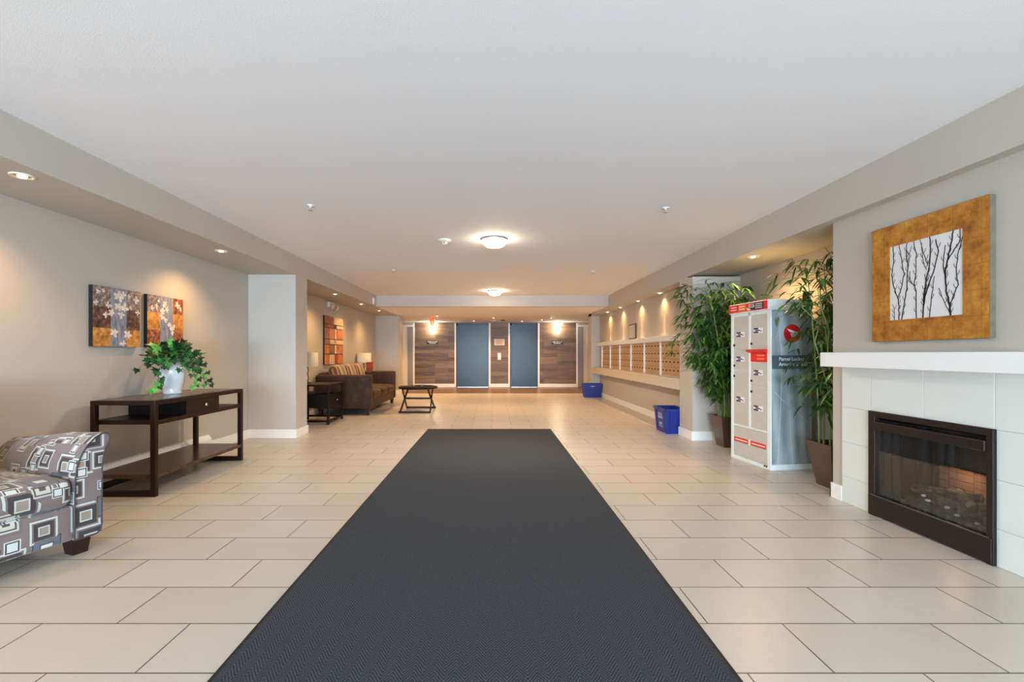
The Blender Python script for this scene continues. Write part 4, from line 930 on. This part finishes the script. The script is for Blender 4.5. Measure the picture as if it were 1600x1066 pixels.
# ================================================================== VASE WITH IVY
VC = Vector((-3.046, 4.42, 0.7735))
t = thing('ivy_vase', 'white ceramic vase spilling green trailing ivy on the console table', 'potted plant', VC)
a = MB(); a.lathe([(0.0, 0.0), (0.078, 0.0), (0.080, 0.008), (0.072, 0.022), (0.086, 0.075), (0.104, 0.14), (0.113, 0.20), (0.110, 0.245), (0.092, 0.28), (0.070, 0.297), (0.066, 0.31), (0.076, 0.326), (0.070, 0.326), (0.058, 0.30), (0.0, 0.29)], seg=40)
a.build('vase', mat('white_glazed_ceramic', rgb(206, 212, 212), 0.15, coat=0.3, noise=0.01), t)
LM = LeafMesh(); vine = MB(); rn = random.Random(21)
def ivyleaf(p, d, n, s, tint):
    d = d.normalized(); n = (n - d * n.dot(d))
    if n.length < 1e-3: n = Vector((1, 0, 0))
    n.normalize(); e = d.cross(n)
    pts = [(0, 0.0), (0.25, 0.42), (-0.02, 0.62), (0.42, 0.36), (0.55, 0.30), (1.0, 0.0), (0.55, -0.30), (0.42, -0.36), (-0.02, -0.62), (0.25, -0.42)]
    pts = [(0.25, 0.0), (0, 0.10), (-0.12, 0.48), (0.22, 0.36), (0.38, 0.62), (0.50, 0.26), (1.0, 0.0), (0.50, -0.26), (0.38, -0.62), (0.22, -0.36), (-0.12, -0.48), (0, -0.10), (0, 0.10)]
    LM.poly([p + (d * a_ + e * b_ + n * (-0.18 * abs(b_) - 0.1 * a_ * a_)) * s for a_, b_ in pts], tint)
def wall_ok(p): return p.x + VC.x > WL + 0.02
for i in range(130):   # crown
    az = rn.uniform(0, 2 * PI); el = rn.uniform(-0.15, 1.3); rr = rn.uniform(0.06, 0.19)
    p = Vector((math.cos(az) * math.cos(el) * rr * 1.1, math.sin(az) * math.cos(el) * rr * 1.35, 0.34 + math.sin(el) * rr * 0.85))
    d = (p - Vector((0, 0, 0.28))).normalized() + Vector((rn.uniform(-.6, .6), rn.uniform(-.6, .6), rn.uniform(-.9, .1)))
    if wall_ok(p + d.normalized() * 0.06): ivyleaf(p, d, Vector((rn.uniform(-.2, .8), -0.6, 0.6)), rn.uniform(0.055, 0.085), rn.random() ** 1.8)
def trail(pts, n, spread=0.03, s=(0.052, 0.07), bright=0.0):
    pts = [Vector(p) for p in pts]; vine.tube(pts, 0.0018, 5)
    for i in range(n):
        u = (i + 0.5) / n * (len(pts) - 1); j = int(u); p = pts[j].lerp(pts[min(j + 1, len(pts) - 1)], u - j)
        sd = (-1) ** i; q_ = p + Vector((rn.uniform(-.01, .02), sd * spread, rn.uniform(-0.01, 0.01)))
        if wall_ok(q_): ivyleaf(q_, Vector((0.1, sd * 0.5, -0.8)), Vector((0.75, -0.6, 0.2)), rn.uniform(*s), min(1, rn.random() * 0.7 + bright))
for k_ in range(16):
    az = 2 * PI * k_ / 16 + 0.2; dx, dy = math.cos(az), math.sin(az)
    trail([(dx * 0.04, dy * 0.04, 0.32), (dx * 0.13, dy * 0.15, 0.37), (dx * 0.18, dy * 0.21, 0.33), (dx * 0.19 if dx > -0.5 else -0.2, dy * 0.24, 0.25 + 0.03 * math.sin(k_ * 3))], 6, 0.025) if dx > -0.75 else None
trail([(0.0, -0.05, 0.32), (0.05, -0.20, 0.34), (0.06, -0.27, 0.24), (0.07, -0.29, 0.13), (0.06, -0.31, 0.05)], 10, 0.035, (0.05, 0.062), 0.25)
trail([(0.02, -0.05, 0.32), (0.08, -0.22, 0.30), (0.09, -0.31, 0.18), (0.08, -0.345, 0.05)], 6, 0.02, (0.045, 0.055), 0.35)
trail([(0.0, 0.05, 0.32), (0.08, 0.14, 0.33), (0.13, 0.17, 0.24), (0.14, 0.14, 0.12), (0.13, 0.13, 0.05)], 12, 0.03, (0.05, 0.065), 0.25)
trail([(0.0, 0.05, 0.32), (0.06, 0.24, 0.33), (0.11, 0.33, 0.22), (0.12, 0.36, 0.1), (0.12, 0.33, 0.05)], 12, 0.035, (0.05, 0.065), 0.2)
trail([(0.0, 0.05, 0.32), (0.02, 0.30, 0.28), (0.03, 0.42, 0.17), (0.03, 0.50, 0.07)], 7, 0.02, (0.035, 0.05), 0.1)
trail([(0.05, 0.0, 0.32), (0.13, 0.02, 0.33), (0.15, 0.06, 0.25), (0.15, 0.07, 0.18)], 8, 0.03, (0.05, 0.065), 0.1)
LM.build('leaves', M_ivy, t); vine.build('vine_stems', mat('ivy_vine_brown', rgb(92, 84, 44), 0.7), t)

# ================================================================== TWO CANVASES on the left wall
M_slate = m_blotch('slate_blue_paint', rgb(98, 104, 126), rgb(136, 140, 156), rgb(160, 158, 166), scale=16, stretch=(1, 3, 0.7), rough=0.6)
M_plum = m_blotch('plum_brown_paint', rgb(50, 28, 22), rgb(94, 58, 46), rgb(134, 100, 84), scale=22, rough=0.6)
M_lilac = m_blotch('lilac_grey_paint', rgb(92, 80, 88), rgb(128, 112, 112), rgb(196, 164, 134), scale=28, rough=0.6)
M_ochre = m_blotch('ochre_paint', rgb(150, 94, 34), rgb(196, 132, 56), rgb(220, 164, 90), scale=14, rough=0.6)
M_rust = m_blotch('rust_paint', rgb(96, 44, 20), rgb(146, 78, 42), rgb(190, 120, 74), scale=24, rough=0.6)
M_petal = m_blotch('cream_petal_paint', rgb(214, 196, 180), rgb(236, 226, 214), scale=20, rough=0.6)
def canvas(y0, label, blocks, flowers, seed):
    t = thing('canvas_painting', label, 'painting', (WL, y0 + 0.257, 1.468), 0, 'pair of square floral canvases above the console table')
    a = MB(); a.box(0.001, 0.034, -0.257, 0.257, -0.256, 0.256); a.build('canvas_sides', M_black, t)
    a = MB()
    for (u0, u1, v0, v1, mi) in blocks: a.mi = mi; a.box(0.033, 0.0352, -0.255 + u0 * 0.51, -0.255 + u1 * 0.51, -0.255 + v0 * 0.51, -0.255 + v1 * 0.51)
    a.build('painted_face', [M_slate, M_plum, M_lilac, M_ochre, M_rust], t)
    a = MB(); rn = random.Random(seed)
    for (u, v, s, n) in flowers:
        for k_ in range(n):
            an = 2 * PI * k_ / n + rn.uniform(-.3, .3); L_ = s * rn.uniform(0.7, 1.15); wd = L_ * 0.28
            c0 = Vector((-0.255 + u * 0.51, -0.255 + v * 0.51)); d = Vector((math.cos(an), math.sin(an))); e = Vector((-d.y, d.x))
            pts = [c0, c0 + d * L_ * 0.4 + e * wd, c0 + d * L_ * 0.8 + e * wd * 0.8, c0 + d * L_, c0 + d * L_ * 0.8 - e * wd * 0.8, c0 + d * L_ * 0.4 - e * wd]
            pts = [(max(-0.254, min(0.254, p.x)), max(-0.254, min(0.254, p.y))) for p in pts]
            a.prism([(0.0353 + 0.0001 * k_, p[0], p[1]) for p in pts], (0.0004, 0, 0))
    a.build('floral_pattern', M_petal, t)
bl1 = [(0, 1, .62, 1, 2), (0, .36, .3, .62, 1), (.68, 1, .28, .62, 1), (0, .36, 0, .3, 3), (.68, 1, 0, .28, 3), (.34, .70, 0, 1, 0), (0.0, .34, .8, 1, 2)]
bl1 = [(0, .35, .66, 1, 2), (0, .35, .31, .66, 1), (0, .35, 0, .31, 3), (.35, .69, 0, 1, 0), (.69, 1, .66, 1, 2), (.69, 1, .30, .66, 1), (.69, 1, 0, .30, 3)]
fl1 = [(.52, .86, .055, 5), (.62, .90, .05, 4), (.30, .70, .04, 4), (.52, .70, .045, 5), (.64, .68, .05, 5), (.36, .58, .04, 5), (.26, .54, .035, 4), (.58, .56, .04, 4), (.42, .24, .045, 5), (.72, .22, .045, 5), (.62, .06, .04, 4), (.06, .72, .03, 4), (.9, .86, .04, 4), (.95, .62, .03, 4), (.1, .9, .025, 5), (.2, .93, .02, 5), (.75, .9, .02, 4), (.78, .7, .02, 4)]
canvas(3.849, 'square floral canvas in slate blue and plum, clear of the ivy', bl1, fl1, 5)
bl2 = [(0, .33, .68, 1, 2), (0, .33, .34, .68, 3), (0, .33, 0, .34, 4), (.33, .70, 0, 1, 0), (.70, 1, .68, 1, 4), (.70, 1, .32, .68, 3), (.70, 1, 0, .32, 4)]
fl2 = [(.45, .85, .04, 6), (.40, .72, .04, 6), (.52, .76, .035, 5), (.38, .60, .04, 6), (.48, .55, .03, 5), (.60, .46, .035, 6), (.66, .38, .035, 6), (.72, .42, .03, 5), (.68, .30, .03, 5), (.12, .76, .03, 5), (.24, .80, .03, 5), (.82, .88, .04, 5), (.92, .80, .03, 5), (.80, .08, .035, 5), (.92, .10, .035, 5), (.3, .9, .02, 5)]
canvas(4.456, 'square floral canvas in ochre and lilac, right behind the ivy', bl2, fl2, 9)

# ================================================================== PATTERNED ARMCHAIR (foreground)
CR = R(-20)
t = thing('patterned_armchair', 'scroll-arm armchair in grey and brown squares fabric, cropped by the frame edge', 'armchair', (-2.30, 2.73, 0), CR)
prof = [(-0.135, 0.105), (-0.132, 0.45), (-0.120, 0.53), (-0.098, 0.585), (-0.068, 0.632), (-0.035, 0.665), (0.0, 0.684), (0.022, 0.686), (0.036, 0.675), (0.042, 0.655), (0.036, 0.63), (0.022, 0.60), (0.010, 0.56), (0.002, 0.50), (0.0, 0.30), (0.0, 0.16), (-0.006, 0.12), (-0.03, 0.105)]
def arm(sec, y_m=None):
    secs = []
    for x, dz in sec:
        P = []
        for (y, z) in prof:
            yy = y if y_m is None else y_m - y
            P.append((x, yy, z - dz * max(0, (z - 0.1) / 0.58)))
        secs.append(P)
    return secs
depth = 0.76
for ym in (None, -0.86):
    dp = 0.86 if ym is None else depth
    sec = [(0.0, 0.0), (-0.02, 0.0), (-0.3, 0.015), (-0.55, 0.05), (-dp, 0.075)]
    a = MB(); a.loft(arm(sec, ym)); ar = a.build('arm', M_sq, t, uv='box')
    # rolled piping round the front panel
    a = MB(); pts = [(0.004, (y if ym is None else ym - y), z) for y, z in prof]; a.tube(pts + [pts[0]], 0.0045, 6); a.build('piping', mat('dark_piping', rgb(60, 56, 58), 0.6), ar)
a = MB(); a.soft(-depth + 0.02, -0.002, -0.735, -0.128, 0.105, 0.300, 0.02, (0.006, 0, 0)); a.build('base_frame', M_sq, t, uv='box')
a = MB(); a.soft(-0.66, 0.006, -0.728, -0.134, 0.298, 0.455, 0.05, (0.012, 0.0, 0.022)); a.build('seat_cushion', M_sq, t, uv='box')
Mb = Matrix.Translation((-0.64, 0, 0.40)) @ Matrix.Rotation(R(-7), 4, 'Y') @ Matrix.Translation((0.64, 0, -0.40))
a = MB(); a.soft(-0.73, -0.59, -0.70, -0.165, 0.30, 0.95, 0.06, (0.02, 0.0, 0.015), M=Mb); a.build('backrest', M_sq, t, uv='box')
for (lx, ly) in ((-0.098, -0.072), (-0.098, -0.79), (-depth + 0.09, -0.072), (-depth + 0.09, -0.79)):
    a = MB(); a.frustum(lx, ly, 0, 0.108, 0.040, 0.036, 0.052, 0.048); a.build('leg', mat('dark_cherry_leg', rgb(38, 20, 18), 0.3), t)

# ================================================================== BROWN SOFA
kv = NT('brown_velvet'); n = kv.noise(kv.coord(), 7, 5, 0.6); kv.l(kv.ramp(n, [(0.3, rgb(28, 11, 2)), (0.5, rgb(46, 21, 5)), (0.72, rgb(78, 41, 12))]), kv.b.inputs['Base Color']); kv.b.inputs['Roughness'].default_value = 0.75
kv.b.inputs['Sheen Weight'].default_value = 0.18; kv.b.inputs['Sheen Tint'].default_value = rgb(220, 160, 90); kv.b.inputs['Sheen Roughness'].default_value = 0.35; M_vel = kv.m
ss = NT('gold_brown_striped_fabric'); s_ = ss.sep(ss.coord()); 
fz = ss.math('FRACT', ss.math('MULTIPLY', ss.math('ADD', s_[1], 10.0), 2.3)); c = ss.ramp(fz, [(0, rgb(104, 68, 28)), (0.22, rgb(160, 114, 52)), (0.34, rgb(90, 46, 32)), (0.40, rgb(160, 116, 66)), (0.48, rgb(58, 34, 26)), (0.62, rgb(186, 142, 76)), (0.80, rgb(132, 92, 44)), (0.9, rgb(72, 42, 28))], 'CONSTANT'); ss.l(c, ss.b.inputs['Base Color']); ss.b.inputs['Roughness'].default_value = 0.6; ss.b.inputs['Sheen Weight'].default_value = 0.3
sx0, sx1, sy0, sy1 = -3.31, -2.275, 8.62, 10.88
t = thing('velvet_sofa', 'brown velvet three-seat sofa with straight arms in the far seating alcove', 'sofa', ((sx0 + sx1) / 2, (sy0 + sy1) / 2, 0))
hx, hy_ = (sx1 - sx0) / 2, (sy1 - sy0) / 2
for sg in (-1, 1):
    a = MB(); y_o = sg * hy_; y_i = sg * (hy_ - 0.19); a.soft(-hx, hx, min(y_o, y_i), max(y_o, y_i), 0.125, 0.755, 0.045, (0.0, 0.008, 0.0)); a.build('arm', M_vel, t)
a = MB(); a.soft(-hx + 0.01, hx - 0.02, -hy_ + 0.17, hy_ - 0.17, 0.125, 0.30, 0.02); a.build('seat_base', M_vel, t)
a = MB(); a.soft(-hx, -hx + 0.085, -hy_ + 0.15, hy_ - 0.15, 0.15, 0.79, 0.04, (0.0, 0, 0.01)); a.build('back_frame', M_vel, t)
cw = (2 * hy_ - 0.38) / 3
for i in range(3):
    y_ = -hy_ + 0.19 + i * cw
    a = MB(); a.soft(-hx + 0.19, hx + 0.005, y_ + 0.004, y_ + cw - 0.004, 0.295, 0.455, 0.055, (0.012, 0, 0.028)); a.build('seat_cushion', M_vel, t)
for sxx in (-1, 1):
    for syy in (-1, 1):
        a = MB(); a.frustum(sxx * (hx - 0.08), syy * (hy_ - 0.09), 0, 0.13, 0.025, 0.025, 0.042, 0.042); a.build('leg', mat('dark_cherry_leg', rgb(38, 20, 18), 0.3), t)
lab = ['striped gold cushion at the camera end of the brown sofa', 'striped gold cushion in the middle of the brown sofa', 'striped gold cushion at the lift end of the brown sofa']
for i in range(3):
    y_ = sy0 + 0.195 + i * cw
    tt = thing('sofa_cushion', lab[i], 'cushion', (sx0 + 0.335, y_ + cw / 2 - 0.005, 0.492), 0, 'striped back cushions along the brown sofa')
    Mq = Matrix.Rotation(R(-14), 4, 'Y')
    a = MB(); a.soft(-0.085, 0.085, -cw / 2 + 0.025, cw / 2 - 0.02, 0.015, 0.45, 0.08, (0.035, 0.0, 0.01), M=Mq); a.build('cushion_cover', ss.m, tt)

# ================================================================== END TABLES + LAMPS
def end_table(x0, x1, y0, y1, label):
    t = thing('end_table', label, 'end table', ((x0 + x1) / 2, (y0 + y1) / 2, 0), 0, 'black-brown end tables beside the brown sofa')
    X, Y = (x1 - x0) / 2, (y1 - y0) / 2; q = 0.035; H = 0.65
    for sx in (-1, 1):
        for sy in (-1, 1):
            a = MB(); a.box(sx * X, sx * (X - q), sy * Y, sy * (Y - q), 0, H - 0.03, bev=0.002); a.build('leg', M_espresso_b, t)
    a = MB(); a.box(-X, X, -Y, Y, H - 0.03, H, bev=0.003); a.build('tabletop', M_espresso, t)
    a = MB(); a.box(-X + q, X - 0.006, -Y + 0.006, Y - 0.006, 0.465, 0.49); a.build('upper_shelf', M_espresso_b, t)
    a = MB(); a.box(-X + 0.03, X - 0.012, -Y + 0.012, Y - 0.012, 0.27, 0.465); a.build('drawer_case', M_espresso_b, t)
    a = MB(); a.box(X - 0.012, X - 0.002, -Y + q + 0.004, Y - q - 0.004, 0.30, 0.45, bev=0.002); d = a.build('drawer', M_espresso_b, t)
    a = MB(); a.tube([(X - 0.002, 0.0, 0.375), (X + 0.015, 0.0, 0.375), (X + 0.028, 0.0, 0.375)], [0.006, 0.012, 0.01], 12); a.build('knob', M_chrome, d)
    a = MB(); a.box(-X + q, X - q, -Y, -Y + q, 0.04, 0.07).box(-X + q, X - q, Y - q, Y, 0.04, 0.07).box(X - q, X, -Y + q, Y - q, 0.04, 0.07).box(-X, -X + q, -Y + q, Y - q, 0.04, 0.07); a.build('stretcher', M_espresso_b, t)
    return t
et = end_table(-3.30, -2.66, 7.52, 8.24, 'black-brown end table with a drawer, between the pale pillar and the sofa')
dup(et, (-2.98 - 0.02, 11.35, 0), None, 'black-brown end table hidden behind the lift end of the sofa')
M_shade = mat('linen_lamp_shade', rgb(226, 214, 194), 0.8, nscale=200, noise=0.04)
def lamp(loc, label, h):
    t = thing('table_lamp', label, 'table lamp', loc, 0, 'drum shade table lamps on the end tables')
    a = MB(); a.lathe([(0.0, 0), (0.075, 0), (0.075, 0.012), (0.03, 0.022), (0.0, 0.024)], seg=24); a.build('lamp_base', M_sb, t)
    a = MB()
    for ph in (0, PI):
        a.tube([(0.03 * math.cos(ph + z * 14) * math.sin(PI * min(1, z / 0.27)), 0.03 * math.sin(ph + z * 14) * math.sin(PI * min(1, z / 0.27)), 0.02 + z) for z in [0.27 * i / 16 for i in range(17)]], 0.008, 8)
    a.cyl((0, 0, 0.285), (0, 0, h - 0.01), 0.006, seg=10); a.build('lamp_stem', M_sb, t)
    a = MB(); a.lathe([(0.172, h - 0.235), (0.168, h), (0.164, h), (0.168, h - 0.235), (0.172, h - 0.235)], seg=40)
    a.build('lamp_shade', M_shade, t)
    a = MB(); a.tube([(-0.166, 0, h - 0.02), (0.166, 0, h - 0.02)], 0.0025, 6).tube([(0, -0.166, h - 0.02), (0, 0.166, h - 0.02)], 0.0025, 6).lathe([(0.0, h + 0.015), (0.008, h + 0.01), (0.008, h - 0.02), (0, h - 0.022)], seg=10); a.build('shade_spider', M_sb, t)
    return t
M_sb = mat('antique_bronze', rgb(120, 92, 58), 0.3, metal=0.7)
l1 = lamp((-3.16, 7.9, 0.65), 'drum shade lamp with twisted bronze stem half hidden by the pale pillar', 0.52)
dup(l1, (-3.165, 11.38, 0.65), None, 'drum shade lamp standing beyond the back corner of the sofa')
t = thing('wooden_box_vase', 'red-brown square vase beside the farther drum lamp', 'vase', (-2.955, 11.11, 0.65))
a = MB(); a.tray(0, 0, 0, 0.30, 0.062, 0.062, 0.07, 0.07, 0.01); a.build('vase_body', mat('red_brown_lacquer', rgb(150, 62, 32), 0.35, noise=0.3, nscale=10), t)

# ================================================================== GRID WALL ART above the sofa
t = thing('grid_wall_art', 'tall panel artwork of copper, orange and cream blocks above the sofa', 'artwork', (WL, 9.70, 1.42))
ah, az_ = 0.56, 0.49
M_art = [m_blotch('copper_block', rgb(120, 48, 20), rgb(168, 82, 38), scale=9), m_blotch('orange_block_paint', rgb(176, 96, 40), rgb(214, 136, 66), scale=9), m_blotch('cream_block_paint', rgb(206, 166, 118), rgb(232, 204, 164), scale=9), m_blotch('rose_brown_block', rgb(126, 72, 56), rgb(164, 106, 80), scale=9), M_black]
a = MB(); a.box(0.001, 0.03, -ah, ah, -az_, az_); a.build('backing_panel', mat('dark_umber_backing', rgb(44, 26, 20), 0.5), t)
rows = [(0.84, 1.0, [(0, .45, 0), (.47, 1, 2)]), (0.76, 0.83, [(0, .45, 0), (.62, 1, 2)]), (0.53, 0.75, [(.0, .22, 3), (.23, .5, 1), (.52, .62, 2), (.64, 1, 1)]), (0.42, 0.52, [(0, .25, 3), (.26, .48, 2), (.5, .56, 2), (.58, 1, 2)]), (0.22, 0.41, [(0, .24, 1), (.26, .5, 3), (.52, .62, 2), (.64, 1, 1)]), (0.0, 0.21, [(0, .22, 1), (.24, .52, 2), (.54, .66, 0), (.68, 1, 1)])]
a = MB()
for v0, v1, cs in rows:
    for u0, u1, mi in cs: a.mi = mi; a.box(0.03, 0.036, -ah + 2 * ah * u0 + 0.008, -ah + 2 * ah * u1 - 0.004, -az_ + 2 * az_ * v0 + 0.006, -az_ + 2 * az_ * v1 - 0.002, bev=0.0)
a.build('colour_blocks', M_art, t)

# ================================================================== ROUND COFFEE TABLE
t = thing('coffee_table', 'round glass-topped coffee table on dark crossed legs near the sofa', 'coffee table', (-1.525, 9.41, 0))
M_esp2 = mat('dark_walnut_stain', rgb(34, 13, 7), 0.4, noise=0.3, nscale=8, spec=0.2)
a = MB(); Rr = 0.39; a.lathe([(Rr - 0.07, 0.452), (Rr, 0.452), (Rr, 0.494), (Rr - 0.03, 0.497), (Rr - 0.03, 0.49), (Rr - 0.07, 0.49), (Rr - 0.07, 0.452)], seg=48); a.build('top_ring', M_esp2, t)
kg2 = NT('smoked_table_glass'); kg2.b.inputs['Base Color'].default_value = rgb(58, 56, 54); kg2.b.inputs['Roughness'].default_value = 0.04
tr = kg2.n('ShaderNodeBsdfTransparent'); tr.inputs[0].default_value = (0.55, 0.55, 0.53, 1); mx = kg2.n('ShaderNodeMixShader'); mx.inputs[0].default_value = 0.45; kg2.l(tr.outputs[0], mx.inputs[1]); kg2.l(kg2.b.outputs[0], mx.inputs[2]); kg2.l(mx.outputs[0], kg2.out.inputs[0])
a = MB(); a.lathe([(0.0, 0.491), (Rr - 0.031, 0.491), (Rr - 0.031, 0.499), (0.0, 0.499)], seg=48); a.build('glass_top', kg2.m, t)
def bar(a, p0, p1, wx, wy):   # rectangular bar between two points in a YZ plane
    p0, p1 = Vector(p0), Vector(p1); d = (p1 - p0).normalized(); n = Vector((1, 0, 0)); e = d.cross(n)
    pts = []
    for p in (p0, p1):
        for sx_, se in ((-1, -1), (1, -1), (1, 1), (-1, 1)): pts.append(p + n * sx_ * wx / 2 + e * se * wy / 2)
    a.hexa(pts)
for sxx in (-1, 1):
    for (ya_, yb_) in ((-0.40, 0.27), (0.40, -0.27)):
        a = MB(); off = 0.012 * (1 if ya_ < 0 else -1); bar(a, (sxx * 0.29 + off, ya_ * 1.0, 0.03), (sxx * 0.25 + off, yb_, 0.455), 0.022, 0.05); a.build('leg', M_esp2, t)
for y_ in (-0.405, 0.405):
    a = MB(); a.box(-0.31, 0.31, y_ - 0.02, y_ + 0.02, 0.0, 0.04, bev=0.002); a.build('foot_rail', M_esp2, t)
a = MB(); a.box(-0.27, 0.27, -0.045 - 0.02, -0.045 + 0.02, 0.235, 0.272, bev=0.002); a.build('stretcher', M_esp2, t)
